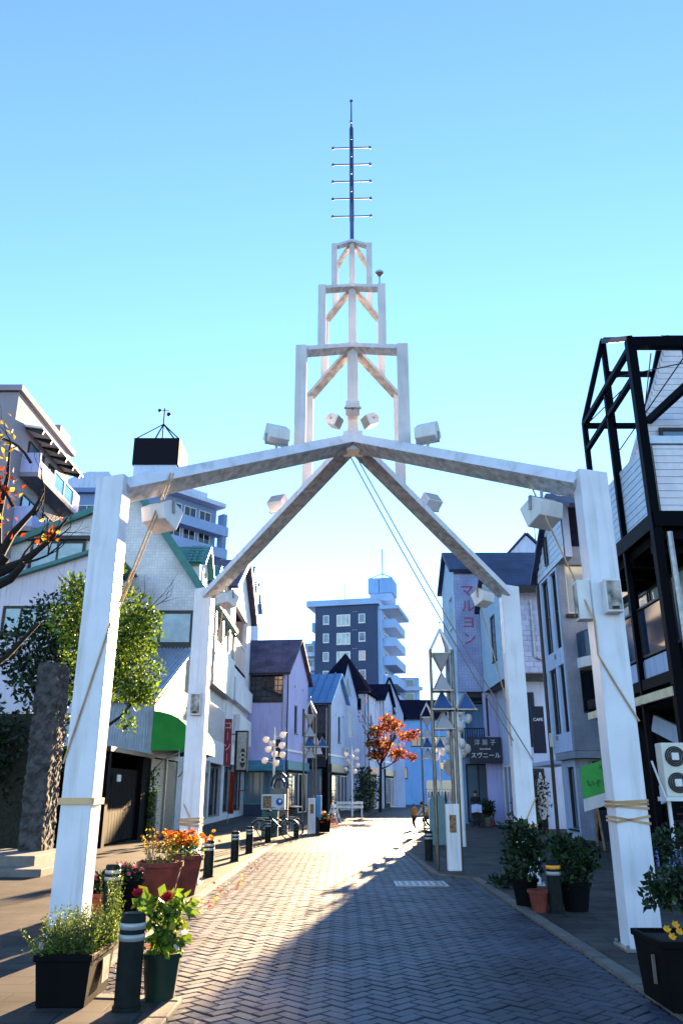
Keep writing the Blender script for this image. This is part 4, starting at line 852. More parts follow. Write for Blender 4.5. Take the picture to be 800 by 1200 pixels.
b = MB(); F6 = FQ((8.3,29.6),(8.62,29.05),1); wall(b, F6, 0, .63, 0, 2.69, (), .15); b.build('shop_chamfer', plaster_grey, h)
b = MB(); F7 = FY(29.05); wall(b, F7, 8.63, 13, 0, 2.69, [(8.75,11.4,.45,2.6)], .2); b.build('shop_front', plaster_grey, h); window(h, F7, 8.75, 11.4, .45, 2.6, frame_dark, dark_void, 2, 1, sill=True)
for u, z in ((29.9,6.3),(30.6,3.4)): MB().fbox(F, u, u+.16, z, z+.16, .0, .07).build('vent', zinc, h)
MB().fbox(F, 31.2, 31.38, 3.2, 3.7, .01, .14).build('meter_box', ac_m, h)
b = MB(); b.box(8.15,9.3,32.2,36.6,2.6,2.75); b.build('entry_canopy', plaster_shade_pale, h)
MB().tube([(8.0,31.62,9.5),(8.0,31.62,.1)], .07, 6).build('downpipe', frame_dark, h)
s = wthing('curved_green_sign', 'curved green shop sign with white lower band on the shop corner', 'sign', (9.6, 28.5, 2))
b = MB(); n = 10; c0 = V((9.15,28.62,0)); arc = lambda i, z: V((8.0+1.6*i/n, 27.95-.75*math.sin(math.pi*.5*i/n), z+.12+.55*i/n))
b.add([arc(i, 1.25) for i in range(n+1)]+[arc(i, 2.25) for i in range(n+1)]+[arc(i, 1.25)+V((.02,.05,0)) for i in range(n+1)]+[arc(i, 2.25)+V((.02,.05,0)) for i in range(n+1)], [(i,i+1,n+2+i,n+1+i) for i in range(n)]+[(2*n+2+i+1,2*n+2+i,3*n+3+i,3*n+4+i) for i in range(n)]); b.build('panel', green_sign, s, norm=False)
b = MB(); b.add([arc(i, .85) for i in range(n+1)]+[arc(i, 1.24) for i in range(n+1)]+[arc(i, .85)+V((.02,.05,0)) for i in range(n+1)]+[arc(i, 1.24)+V((.02,.05,0)) for i in range(n+1)], [(i,i+1,n+2+i,n+1+i) for i in range(n)]+[(2*n+2+i+1,2*n+2+i,3*n+3+i,3*n+4+i) for i in range(n)]); b.build('band', plaster_w, s, norm=False)
F8 = FQ((8.0,27.93),(8.98,27.37)); lettering('や', .34, F8, .75, 2.3, .06, M('dark_green_letter', (.01,.08,.02), .5, var=0), s); lettering('いそね', .26, F8, .55, 1.85, .06, MATS['dark_green_letter'], s)
s = wthing('cafe_sign', 'black vertical cafe signboard with pale lettering by the side entrance', 'sign', (8.2, 35, 3)); F9 = FY(34.3); MB().fbox(F9, 7.98, 8.5, 3.1, 5.0, -.12, 0).build('board', navy_sign, s); lettering('CAFE', .18, F9, 8.24, 4.45, .008, white_paint, s)
t = wthing('white_surfboard_sign', 'white pointed board leaning at the side entrance', 'board', (8.2, 33.9, 0)); b = MB(); b.lathe([(.05,.5),(.17,.8),(.19,1.5),(.13,2.0),(.02,2.35)], (8.05,33.9,0), 14); b.v = [(x, 33.9+(y-33.9)*.15, z) for x, y, z in b.v]; b.build('panel', plaster_w, t, smooth=True); MB().box(7.9,8.2,33.85,33.95,0,.55).build('stand', dark_iron, t)

# --- black steel frame building ----------------------------------------------------------------
h = wthing('black_frame_building', 'white boarded building with exposed black steel frame at the right edge', 'building', (10, 20.5, 0))
S = .15
def st(a, b_, w=S, name='beam', hh=None): MB().bar(a, b_, w, hh or w).build(name, black_steel, h, bev=.006)
X0 = 7.5
st((X0,18,0), (X0,18,12.7), .22, 'column'); st((X0,22.2,0), (X0,22.2,12.4), S, 'column'); st((8.38,22.2,0), (8.38,22.2,15.2), S, 'column')
st((X0,22.1,12.3), (X0,18,12.5), S); st((X0,22.1,11.45), (X0,18,11.65), S*.9)
st((X0,22.2,12.4), (8.38,22.2,15.3), S); st((X0,22.2,12.25), (9.5,22.2,12.25), S); st((9.35,22.2,10.2), (9.35,22.2,12.3), S, 'column'); st((9.35,22.2,12.35), (10.25,22.2,15.3), S)
st((8.38,22.2,15.25), (X0,18,12.75), S); st((X0,18,12.6), (13,18,12.6), .26); st((8.38,22.2,14.05), (9.9,22.2,14.05), S)
st((10.25,22.2,15.35), (8.45,18,12.75), S); st((10.25,22.2,15.35), (14,22.2,15.35), S); st((8.4,22.2,15.3), (10.25,22.2,15.35), S*.8)
st((9.35,22.2,12.3), (10.0,18,12.45), S, 'beam', .24); st((8.9,18,12.6), (8.9,18,10.5), S*.85, 'column'); st((X0,20.1,0), (X0,20.1,12.2), S*.9, 'column')
for a, c in (((8.0,18,12.3),(9.3,22.2,12.3)), ((8.5,22.2,13.9),(10.2,18.1,12.4)), ((8.45,22.1,11.4),(9.6,18.1,13.2)), ((X0,22,12.2),(9.3,22.3,14))): MB().tube([a, c], .018, 6).build('tie_rod', dark_iron, h)
Fc = FY(18.05); Fx = FXm(X0+.12)
MB().box(X0+.16,14,18.1,23.4,7.95,9.9).build('upper_core', siding, h); MB().prism([(8.3,22.0,9.9),(14,22.0,9.9),(14,22.0,14.9),(10.2,22.0,14.9)], (0,.3,0)).build('gable_core', siding, h)
planks(h, Fx, 18.15, 23.4, 7.95, 9.75, .185, siding_b, .03); planks(h, Fc, X0+.2, 14, 7.95, 9.72, .185, siding, .03)
planks(h, FY(21.98), 8.4, 14, 9.95, 14.8, .2, siding, .03, slope=lambda z: (8.35+(z-9.9)*.38, 14))
MB().fbox(Fc, X0+.1, 14, 9.75, 9.95, -.3, .08).build('parapet_cap', siding_b, h)
window(h, FY(21.9), 9.6, 13, 10.4, 12.0, frame_dark, glassb, 2, 0, .1, w=.06)
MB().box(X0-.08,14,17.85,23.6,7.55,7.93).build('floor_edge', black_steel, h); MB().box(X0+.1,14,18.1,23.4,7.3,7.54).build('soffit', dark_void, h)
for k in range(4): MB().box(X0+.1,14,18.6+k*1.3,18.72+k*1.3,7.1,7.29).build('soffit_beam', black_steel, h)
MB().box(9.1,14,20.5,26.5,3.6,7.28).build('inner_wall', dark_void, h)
Fi = FXm(8.7); 
for k in range(4): window(h, Fi, 19.0+k*1.5, 20.4+k*1.5, 5.2, 7.0, frame_dark, curtain, 0, 0, .06, sill=False, w=0); 
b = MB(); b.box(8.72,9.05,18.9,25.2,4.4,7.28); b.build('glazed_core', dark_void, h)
for k in range(3): window(h, FXm(X0+.1), 18.2+k*2.05, 20.0+k*2.05, 4.75, 6.0, frame_dark, M('navy_tinted_glass', (.012,.03,.07), .06, var=.1, spec=.7), 0, 0, .05, sill=False, w=0, name='balustrade_glass')
for k in range(3): MB().fbox(FXm(X0+.1), 18.2+k*2.05, 20.0+k*2.05, 4.25, 4.7, -.06, .02).build('balustrade_band', plaster_shade_pale, h)
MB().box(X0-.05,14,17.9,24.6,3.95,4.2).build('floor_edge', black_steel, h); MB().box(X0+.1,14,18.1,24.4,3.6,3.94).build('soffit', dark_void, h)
MB().bar((X0-.1,18.0,3.72),(X0-.1,24.4,3.72),.08,.2).build('edge_fascia', M('cream_fascia', (.72,.62,.42), .5), h)  # cream bar along the lower floor edge
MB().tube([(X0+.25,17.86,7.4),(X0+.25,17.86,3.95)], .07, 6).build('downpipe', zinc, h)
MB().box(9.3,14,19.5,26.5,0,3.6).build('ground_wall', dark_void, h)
for a, c in (((8.2,21.5,3.3),(9.0,19.0,2.2)), ((9.0,19.0,2.35),(8.0,21.2,1.5))): MB().bar(a, c, .1, .42).build('stair_stringer', plaster_shade_pale, h)
for k in range(9):
    MB().box(8.3,9.3,18.8+k*.28,19.06+k*.28,2.25-k*.17,2.29-k*.17).build('stair_tread', dark_iron, h)
MB().box(7.3,12,17.3,17.5,0,1.15).build('low_wall', plaster_shade_pale, h)
t = wthing('air_conditioner', 'beige outdoor air conditioner with two round fans at the right edge', 'air conditioner', (7.1, 17.0, 1.5))
F = FY(16.95); MB().fbox(F, 6.55, 7.35, 1.5, 2.55, -.35, 0).build('casing', ac_m, t, bev=.02)
for z in (1.77, 2.28):
    b = MB(); b.disc(F(6.8,z,.01), (0,1,0), .2, .03, 24); f_ = b.build('fan_grille', dark_iron, t)
    b = MB()
    for r_ in (.09,.13,.17): 
        pts = [F(6.8+r_*math.cos(a*math.pi/12), z+r_*math.sin(a*math.pi/12), .03) for a in range(25)]; b.tube(pts, .004, 4)
    b.build('grille_rings', zinc, f_); MB().fbox(F, 6.73, 6.87, z-.07, z+.07, .026, .045).build('fan_badge', frame_white, f_)
b = MB(); b.fbox(F, 6.5, 7.4, 1.42, 1.5, -.4, .06); b.bar(F(6.52,1.46,0), F(6.45,2.2,-.35), .03); b.fbox(F, 6.6, 6.66, 0, 1.42, -.2, -.14); b.fbox(F, 7.25, 7.31, 0, 1.42, -.2, -.14); b.build('stand', frame_white, t)
t = wthing('wooden_easel_sign', 'wooden A frame sign standing edge on before the chamfered shop corner', 'sign', (7.6, 24.5, 0))
for y in (24.2, 24.9):
    b = MB(); b.bar((7.4,y,.03),(7.4,24.55+(y-24.55)*.1,1.15),.05,.05); b.bar((8.0,y,.03),(8.0,24.55+(y-24.55)*.1,1.15),.05,.05); b.build('leg_frame', wood, t)
    MB().hexa([(7.43,y+(.01 if y < 24.5 else -.03),.25),(7.97,y+(.01 if y < 24.5 else -.03),.25),(7.97,y+(.03 if y < 24.5 else -.01),.25),(7.43,y+(.03 if y < 24.5 else -.01),.25),(7.43,24.54,1.1),(7.97,24.54,1.1),(7.97,24.56,1.1),(7.43,24.56,1.1)]).build('panel', navy_sign, t)
# ================================================================== FOLIAGE
rnd = random.Random(5)
def rv(): return V((rnd.gauss(0,1), rnd.gauss(0,1), rnd.gauss(0,1))).normalized()
def crown(mb, blobs, n, size, mis=(0,), hollow=.45, up=.2, aspect=.55):
    tot = sum(b[1]*b[1] for b in blobs)
    for c, r, sq in blobs:
        k = int(n*r*r/tot)
        for _ in range(k):
            d = rv(); rad = r*(hollow+(1-hollow)*rnd.random()**.6); p = V(c)+V((d.x*rad, d.y*rad, d.z*rad*sq))
            l = size*rnd.uniform(.45, 1.65); mb.leaf(p, rv()+V((0,0,up))+d*.5, l*aspect, l, rnd.choice(mis))
def branch(mb, p, d, L, r, depth, tips, spread=.6, nseg=4, kids=3, curl=.25, up=.15):
    pts = [V(p)]; d = V(d).normalized(); rs = [r]
    for k in range(nseg):
        d = (d+rv()*curl+V((0,0,up))).normalized(); pts.append(pts[-1]+d*L/nseg); rs.append(r*(1-.55*(k+1)/nseg))
    mb.tube(pts, rs, 6 if depth > 1 else 4)
    if depth == 0: tips.append((pts[-1], d)); tips.append((pts[-2], d)); return
    for k in range(kids):
        i = rnd.randint(max(1, nseg-2), nseg); branch(mb, pts[i], d+rv()*spread, L*rnd.uniform(.55,.8), rs[i]*.72, depth-1, tips, spread, nseg, kids, curl, up)

# bare street tree with the last orange leaves, leaning in from the left
t = wthing('bare_autumn_tree', 'dark nearly bare tree with a few orange and yellow leaves at the left edge', 'tree', (-7.4, 14, 0))
b = MB(); tips = []
b.tube([(-7.4,14,0),(-7.35,14,2.2),(-7.0,14,4.2),(-6.55,14,5.2),(-6.2,14,5.7)], [.24,.21,.19,.17,.15], 10)
def limb(pts, rs): b.tube(pts, rs, 7)
limb([(-6.7,14,5.1),(-6.2,13.9,5.35),(-5.75,13.8,5.5),(-5.3,13.7,5.85),(-4.95,13.6,6.3)], [.11,.10,.08,.045,.015])
limb([(-7.0,14,4.3),(-6.3,13.6,4.9),(-5.75,13.4,5.1),(-5.5,13.3,5.35)], [.12,.10,.08,.05])
limb([(-6.3,14,5.6),(-6.1,14.0,6.1),(-5.8,14.1,6.6),(-5.65,14.1,7.0)], [.09,.07,.045,.015])
limb([(-6.3,14,5.6),(-6.35,13.9,6.4),(-6.3,13.9,7.2),(-6.3,13.8,7.9)], [.08,.06,.035,.012])
limb([(-7.3,14,3.0),(-6.6,14.2,3.4),(-6.0,14.3,3.9),(-5.5,14.3,4.5)], [.10,.08,.05,.03])
for p, d, L, r in (((-5.65,14.1,6.95),(.1,0,1),.6,.016), ((-5.9,13.9,7.5),(-.5,.1,1),1.1,.03), ((-6.1,13.9,6.6),(-.7,-.2,.8),1.0,.035), ((-5.4,13.7,5.8),(.6,0,.2),.6,.02), ((-5.8,13.8,5.5),(.2,-.2,1),.8,.025), ((-5.5,13.3,5.35),(.5,.2,.3),.8,.025), ((-5.8,14.1,6.5),(.4,0,.7),.6,.02), ((-6.3,14,5.8),(-.6,0,.9),1.2,.04)): branch(b, p, d, L, r, 2, tips, .7, 4, 3, .3, .1)
b.build('trunk', bark, t, smooth=True, norm=False)
b = MB()
for _ in range(190):
    q = rnd.choice([((-6.35,13.8,7.0),.55),((-6.3,13.8,7.0),.5),((-6.4,13.8,6.2),.45),((-6.55,13.8,8.0),.5),((-6.45,13.7,5.5),.35),((-5.3,13.7,6.0),.4)])
    p = V(q[0])+rv()*q[1]*rnd.random(); mi = 1 if p.z > 7.6 or rnd.random() < .2 else 0
    b.leaf(p, rv()+V((0,0,-.5)), .09, .13, mi)
b.build('leaves', [leaf_o, leaf_y], t, norm=False)
# green broadleaf tree behind the front left post
t = wthing('sunlit_green_tree', 'yellow green leafy tree behind the front left post', 'tree', (-6.9, 23, 0))
b = MB(); tips = []; b.tube([(-6.9,23,0),(-6.85,23,1.8),(-6.75,23,3.4),(-6.7,23,5.2)], [.16,.13,.11,.06], 8)
for k in range(9): a = k*2.4; branch(b, (-6.75,23,3.2+k*.35), (math.cos(a),math.sin(a),.5), 1.3, .05, 2, tips, .6)
b.build('trunk', bark, t, smooth=True, norm=False)
b = MB(); blobs = [((-6.6,23,6.6),1.0,.9),((-5.9,22.8,5.9),.75,.8),((-6.1,23,4.9),1.05,.75),((-5.75,22.9,4.25),.6,.7),((-7.3,23.2,7.2),.85,.9),((-7.1,23,5.6),1.1,.9),((-7.9,23.3,6.4),.9,.8),((-7.0,23,4.3),.8,.6),((-5.6,22.9,6.35),.4,.8),((-7.0,23.1,8.0),.5,.9),((-6.0,22.9,3.4),.25,1.2),((-8.0,23.3,7.4),.5,.8)]
crown(b, blobs, 10500, .12, (0,0,1), .1); b.build('crown', [leaf_yg, leaf_g], t, norm=False)
# dark evergreen and hedge
t = wthing('dark_evergreen_tree', 'dark evergreen tree between the bare branches and the stone pillar', 'tree', (-9.3, 26, 0))
b = MB(); b.tube([(-9.3,26,0),(-9.25,26,3),(-9.1,26,6)], [.18,.15,.06], 8); tips = []
for k in range(7): a = k*2.2; branch(b, (-9.2,26,3.5+k*.4), (math.cos(a),math.sin(a),.4), 1.4, .05, 1, tips)
b.build('trunk', bark, t, smooth=True, norm=False)
b = MB(); crown(b, [((-9.2,26,6.9),1.3,.8),((-8.4,26,6.0),1.2,.8),((-10.2,26,6.0),1.3,.8),((-8.2,25.8,7.4),.7,.8),((-9.2,25.8,5.0),1.5,.6)], 5200, .16, (0,0,0,1), .25); b.build('crown', [leaf_d, leaf_g], t, norm=False)
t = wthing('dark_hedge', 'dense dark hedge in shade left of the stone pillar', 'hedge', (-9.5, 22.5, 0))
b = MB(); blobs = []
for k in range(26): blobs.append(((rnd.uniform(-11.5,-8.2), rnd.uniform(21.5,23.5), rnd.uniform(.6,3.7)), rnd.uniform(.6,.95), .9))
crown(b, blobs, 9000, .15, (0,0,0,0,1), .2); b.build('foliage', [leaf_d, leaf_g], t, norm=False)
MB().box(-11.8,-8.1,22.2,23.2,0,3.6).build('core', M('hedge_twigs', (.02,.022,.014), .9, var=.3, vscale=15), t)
# orange street tree far down
t = wthing('orange_street_tree', 'small street tree with orange red leaves down the street', 'tree', (3.2, 70, 0))
b = MB(); tips = []; b.tube([(3.2,70,0),(3.25,70,2),(3.3,70,3.8),(3.6,70,5.2)], [.14,.12,.10,.05], 8)
for k in range(10): a = k*2.4; branch(b, (3.3,70,3.4+k*.2), (math.cos(a)+.3,math.sin(a),.45), 2.0, .06, 2, tips, .5)
b.build('trunk', bark, t, smooth=True, norm=False)
b = MB(); blobs = [((3.0,70,6.4),.9,.6),((4.3,70,6.9),1.0,.5),((5.6,70,6.0),.75,.5),((3.6,70,5.3),.9,.6),((2.6,70,5.5),.6,.6),((4.8,70,4.6),.9,.45),((6.0,70,4.3),.5,.45),((6.3,70,6.3),.5,.4),((2.9,70,4.5),.8,.5),((4.0,70,7.5),.5,.6)]
crown(b, blobs, 2600, .22, (0,0,2,1,2), .15)
for p, d in tips:
    if rnd.random() < .6: b.leaf(p, d, .14, .24, 0)
b.build('crown', [leaf_o, leaf_y, M('rust_leaf', (.16,.03,.015), .6, var=0, trans=.4, island=.4)], t, norm=False)
for lab, (x, y), z1 in (('dark shrub at the foot of the orange tree', (1.6, 66), 3.2), ('dark shrub beside the shop door under the orange tree', (2.2, 73), 3.6)):
    t = wthing('dark_shrub', lab, 'shrub', (x, y, 0), 'shrubs under the orange tree'); b = MB(); crown(b, [((x,y,z1*.3),z1*.28,1.1),((x+.3,y,z1*.6),z1*.26,1.1),((x-.1,y,z1*.85),z1*.16,1.1)], 900, .22, (0,0,1), .2); b.build('foliage', [leaf_d, leaf_g], t, norm=False); MB().tube([(x,y,0),(x,y,z1*.5)], .05, 6).build('stem', bark, t)
# ivy on the wall end
t = wthing('ivy', 'yellow green ivy climbing the pale wall end by the shutters', 'climber', (-7.0, 30.8, 0)); b = MB()
for _ in range(420): z = rnd.uniform(.1,2.4); b.leaf((-6.98+rnd.gauss(0,.13), 30.86+rnd.uniform(-.1,.02), z), rv(), .07, .10, rnd.choice((0,0,1)))
b.build('foliage', [leaf_yg, leaf_g], t, norm=False); MB().tube([(-6.95,30.87,.03),(-7.0,30.88,.8),(-6.92,30.88,1.6),(-7.02,30.88,2.3)], .015, 5).build('stem', bark, t)

# ================================================================== POTS AND PLANTERS
def pot(t, c, r0, r1, hgt, m, n=22, rim=.03):
    MB().lathe([(r0,0),(r1*.97,hgt-rim*1.4),(r1+.015,hgt-rim*1.3),(r1+.02,hgt),(r1-.02,hgt),(r1-.03,hgt-.06),(0.01,hgt-.06)], c, n).build('pot', m, t, smooth=True)
    MB().lathe([(r1-.035,hgt-.058),(r1-.04,hgt-.045),(.01,hgt-.03)], c, 14).build('soil', soil, t)
def trough(t, x0, x1, y0, y1, z0, z1, m, taper=.03):
    b = MB(); b.hexa([(x0+taper,y0+taper,z0),(x1-taper,y0+taper,z0),(x1-taper,y1-taper,z0),(x0+taper,y1-taper,z0),(x0,y0,z1-.05),(x1,y0,z1-.05),(x1,y1,z1-.05),(x0,y1,z1-.05)])
    for q in ((x0-.015,x1+.015,y0-.015,y0+.025),(x0-.015,x1+.015,y1-.025,y1+.015),(x0-.015,x0+.025,y0+.025,y1-.025),(x1-.025,x1+.015,y0+.025,y1-.025)): b.box(*q, z1-.05, z1)
    b.build('trough', m, t, bev=.008); MB().box(x0+.03,x1-.03,y0+.03,y1-.03,z1-.06,z1-.03).build('soil', soil, t)
def flower(b, c, r, mi, n=6, axis=None):
    ax = (axis or (rv()+V((0,-.4,1.2)))).normalized(); x = ax.orthogonal().normalized(); y = ax.cross(x)
    for k in range(n):
        a = 2*math.pi*k/n; d = (x*math.cos(a)+y*math.sin(a)+ax*.35); p = V(c); w_ = ax.cross(d).normalized()*r*.42
        b.add([p, p+d*r*.6+w_, p+d*r+ax*.01, p+d*r*.6-w_], [(0,1,2,3)], mi)
def sprigs(b, c, rx, ry, n, hmin, hmax, ll, lw, mis, lean=.35, step=.022):
    # upright needle-leaved stems
    for _ in range(n):
        p = V(c)+V((rnd.uniform(-rx,rx), rnd.uniform(-ry,ry), 0)); hh = rnd.uniform(hmin,hmax); d = V((rnd.gauss(0,lean), rnd.gauss(0,lean), 1)).normalized(); k = int(hh/step)
        for i in range(k):
            d = (d+V((rnd.gauss(0,.03), rnd.gauss(0,.03), .04))).normalized(); p = p+d*step
            for _2 in range(2): b.leaf(p, rv()+d*.7, lw, ll*(1.05-.5*i/k), rnd.choice(mis))
# front left black trough with rosemary-like bush
t = wthing('rosemary_planter', 'black trough with bushy grey green herb beside the near bollard', 'planter', (-2.15, 7.3, .03))
trough(t, -2.38, -1.95, 6.98, 7.68, .03, .40, black_plas)
MB().box(-1.942,-1.935,7.3,7.5,.14,.32).build('label_patch', M('weathered_label', (.30,.29,.26), .7, var=.3, vscale=20), t)
b = MB(); sprigs(b, (-2.15,7.33,.37), .2, .32, 250, .14, .36, .042, .011, (0,0,0,1), .45); sprigs(b, (-1.95,7.5,.37), .06, .1, 24, .36, .62, .04, .011, (0,1), .05); sprigs(b, (-2.3,7.15,.37), .12, .18, 60, .12, .30, .045, .011, (1,0), .55)
b.build('foliage', [leaf_s, leaf_yg], t, norm=False)
# near bollard and its copies
bl = thing('bollard', 'nearest dark bollard with two silver bands, beside the green pot', 'bollard', (-1.64, 6.97, .03), 0, 'bollards along the footway')
MB().lathe([(.108,0),(.108,.03),(.097,.035),(.097,.50),(.097,.62),(.094,.65),(.08,.668),(.02,.672)], (0,0,0), 24).build('body', bollard_m, bl, smooth=True)
for z in (.475, .555): MB().lathe([(.098,z),(.102,z+.005),(.102,z+.042),(.098,z+.047)], (0,0,0), 24).build('band', band_m, bl, smooth=True)
labs = [(-3.0,11.4,'dark bollard among the pink flowers by the front left post'), (-2.60,16.95,'dark bollard just behind the orange marigold pots'), (-2.55,20.6,'dark bollard second behind the marigold pots'), (-2.50,23.3,'dark bollard nearest the front of the bicycle'), (-2.42,28.2,'dark bollard in front of the bicycle'), (-1.62,30.6,'dark bollard between bicycle and lamp tower'), (2.12,20.9,'dark bollard left of the big lamp tower on the right')]
for x, y, l in labs: dup(bl, (x, y, .03), rnd.uniform(0,3), l)
br = dup(bl, (2.95, 12.1, .03), 0, 'dark bollard with an orange upper reflector among the right hand pots')
[c for c in br.children if c.name.startswith('band')][1].data = [c for c in br.children if c.name.startswith('band')][1].data.copy(); bb_ = [c for c in br.children if c.name.startswith('band')][1]; bb_.data.materials[0] = band_o
# green pot with yellow green shrub and red flowers
t = wthing('red_flower_pot', 'green plastic pot with bright leaves and red flowers at the kerb corner', 'potted plant', (-1.46, 7.3, .03))
pot(t, (-1.46,7.3,.03), .115, .155, .34, green_plas)
b = MB(); crown(b, [((-1.44,7.3,.55),.17,.9),((-1.36,7.3,.68),.16,.8),((-1.56,7.3,.70),.13,.8),((-1.44,7.28,.42),.17,.5)], 330, .085, (0,0,0,1), .2, aspect=.7); b.build('foliage', [leaf_yg, leaf_g], t, norm=False)
b = MB()
for c in ((-1.42,7.16,.78),(-1.68,7.25,.80)):
    for k in range(3): flower(b, V(c)+V((0,0,.008*k)), .052-.012*k, 0, 8, V((0,-.7,.8)))
stuff(b.build('red_flowers', fl_red, t, norm=False)); b = MB()
for c in ((-1.27,7.2,.52),(-1.33,7.15,.42),(-1.25,7.25,.44)): flower(b, c, .03, 0, 5)
stuff(b.build('white_flowers', fl_wh, t, norm=False))
for k in range(5): MB().tube([(-1.46,7.3,.33),(-1.46+.06*math.cos(k*1.3),7.3+.05*math.sin(k*1.3),.5),(-1.46+.12*math.cos(k*1.3),7.3+.1*math.sin(k*1.3),.68)], .006, 5).build('stem', leaf_g, t)
# pink flowers
t = wthing('pink_flower_planter', 'orange terracotta trough crowded with small pink flowers', 'planter', (-3.05, 11.8, .03))
trough(t, -3.55, -3.1, 11.5, 11.9, .03, .33, terra_o, .04)
b = MB(); crown(b, [((-3.35,11.7,.42),.26,.45),((-3.15,11.75,.45),.2,.6)], 520, .07, (0,0,1), .1); 
b.build('foliage', [leaf_d, leaf_g], t, norm=False); b = MB()
for _ in range(46): flower(b, (-3.3+rnd.gauss(0,.15), 11.65+rnd.gauss(0,.12), .5+rnd.uniform(-.03,.08)), .026, 0, 5)
stuff(b.build('pink_flowers', fl_pk, t, norm=False))
t = wthing('pink_flower_pot', 'dark tapered pot of pink flowers right of the terracotta trough', 'potted plant', (-2.62, 11.75, .03))
pot(t, (-2.93,12.05,.03), .12, .19, .42, black_plas); b = MB(); crown(b, [((-2.93,12.05,.52),.2,.5)], 260, .07, (0,0,1), .1); b.build('foliage', [leaf_d, leaf_g], t, norm=False); b = MB()
for _ in range(26): flower(b, (-2.9+rnd.gauss(0,.1), 11.95+rnd.gauss(0,.1), .6+rnd.uniform(-.06,.07)), .03, 0, 5)
stuff(b.build('pink_flowers', fl_pk, t, norm=False))
# terracotta pots with marigolds
t = wthing('terracotta_pot', 'large terracotta pot with a straggly dry plant before the back left post', 'potted plant', (-2.72, 13.0, .03))
pot(t, (-2.72,13.0,.03), .20, .33, .58, terra, 26, .05); b = MB(); tips = []
for k in range(14): a = rnd.uniform(0,6.3); branch(b, (-2.75+.12*math.cos(a),13+.12*math.sin(a),.56), (math.cos(a)*.5,math.sin(a)*.4,1), .30, .006, 1, tips, .6, 3, 3, .3, .1)
b.build('stems', M('dry_stem', (.22,.15,.07), .8, var=.2), t, norm=False); b = MB()
for p, d in tips:
    for _ in range(2): b.leaf(p, rv(), .018, .045, rnd.choice((0,1)))
crown(b, [((-2.72,13,.6),.25,.3)], 120, .05, (0,1), .1); b.build('foliage', [leaf_s, leaf_y], t, norm=False)
t = wthing('marigold_pot', 'tall terracotta pot overflowing with orange marigolds against the back left post', 'potted plant', (-2.5, 14.1, .03))
pot(t, (-2.54,14.1,.03), .17, .28, .60, terra, 26, .05); b = MB(); crown(b, [((-2.56,14.05,.74),.34,.55),((-2.8,13.9,.74),.2,.5)], 520, .06, (0,0,1), .15); b.build('foliage', [leaf_g, leaf_yg], t, norm=False); b = MB()
for _ in range(210):
    c = (-2.62+rnd.gauss(0,.21), 13.95+rnd.gauss(0,.14), .86+rnd.uniform(-.12,.13))
    for k in range(2): flower(b, V(c)+V((0,0,.006*k)), .036-.01*k, rnd.choice((0,0,1)), 7)
b.build('orange_flowers', [fl_or, fl_ye], t, norm=False)
# right hand pots
def bush_pot(label, c, r, hgt, m, fh, n, size=.075, wide=1.):
    t = wthing('potted_shrub', label, 'potted plant', c, 'shaded potted shrubs on the right'); pot(t, c, r*.72, r, hgt, m)
    x, y, z = c; b = MB(); k = fh-hgt
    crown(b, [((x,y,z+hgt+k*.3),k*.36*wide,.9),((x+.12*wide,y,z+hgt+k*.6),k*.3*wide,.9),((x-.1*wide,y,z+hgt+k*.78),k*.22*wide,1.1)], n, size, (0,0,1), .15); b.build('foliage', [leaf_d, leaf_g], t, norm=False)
    for q in range(4): a = q*1.7; MB().tube([(x,y,z+hgt-.05),(x+.08*math.cos(a),y+.08*math.sin(a),z+hgt+k*.5)], .009, 5).build('stem', bark, t)
bush_pot('tall dark shrub in a black pot left of the orange banded bollard', (2.70,12.85,.03), .19, .36, black_plas, 1.2, 1300, .08, 1.05)
bush_pot('round dark shrub in a black pot right of the orange banded bollard', (3.28,12.3,.03), .22, .36, black_plas, .95, 1300, .08, 1.35)
t = wthing('small_terracotta_pot', 'small empty terracotta pot by the orange banded bollard', 'pot', (2.75,12.2,.03)); pot(t, (2.75,12.2,.03), .10, .145, .28, terra)
t = wthing('low_grass_tuft', 'low green tuft growing at the foot of the back right post', 'plant', (2.85,15.0,.03)); b = MB(); crown(b, [((2.8,15.1,.1),.25,.5),((3.0,14.9,.18),.2,.9)], 360, .1, (0,0,1), .1, .8, .3); b.build('foliage', [leaf_d, leaf_g], t, norm=False)
t = wthing('yellow_flower_planter', 'black trough with leafy shrub and yellow flowers at the lower right', 'planter', (2.9, 7.1, .03))
trough(t, 2.44, 3.45, 6.78, 7.45, .04, .52, black_plas); MB().box(2.415,2.438,6.98,7.0,.2,.4).build('handle', zinc, t)
b = MB(); crown(b, [((2.72,7.2,.86),.22,.7),((2.95,7.25,.95),.26,.7),((3.2,7.2,.9),.26,.7),((2.58,7.15,.80),.13,.7),((3.1,7.2,.72),.3,.5),((3.35,7.2,.95),.3,.7)], 2600, .055, (0,0,0,1), .1, aspect=.6); b.build('foliage', [leaf_d, leaf_g], t, norm=False)
b = MB(); sprigs(b, (2.75,7.15,1.0), .16, .1, 9, .05, .16, .022, .012, (0,), .15, .02); b.build('blue_flower_spikes', M('lavender_spike', (.12,.14,.42), .7, var=0), t, norm=False)
for k in range(6): MB().tube([(2.85+.04*k,7.15,.5),(2.70+.09*k,7.15+.03*math.sin(k),.8)], .007, 5).build('stem', bark, t)
b = MB()
for c in ((2.49,6.80,.60),(2.56,6.80,.63),(2.58,6.79,.585),(2.52,6.79,.55),(2.66,6.8,.62)): flower(b, c, .032, 0, 6, V((0,-.8,.6)))
stuff(b.build('yellow_flowers', fl_ye, t, norm=False))
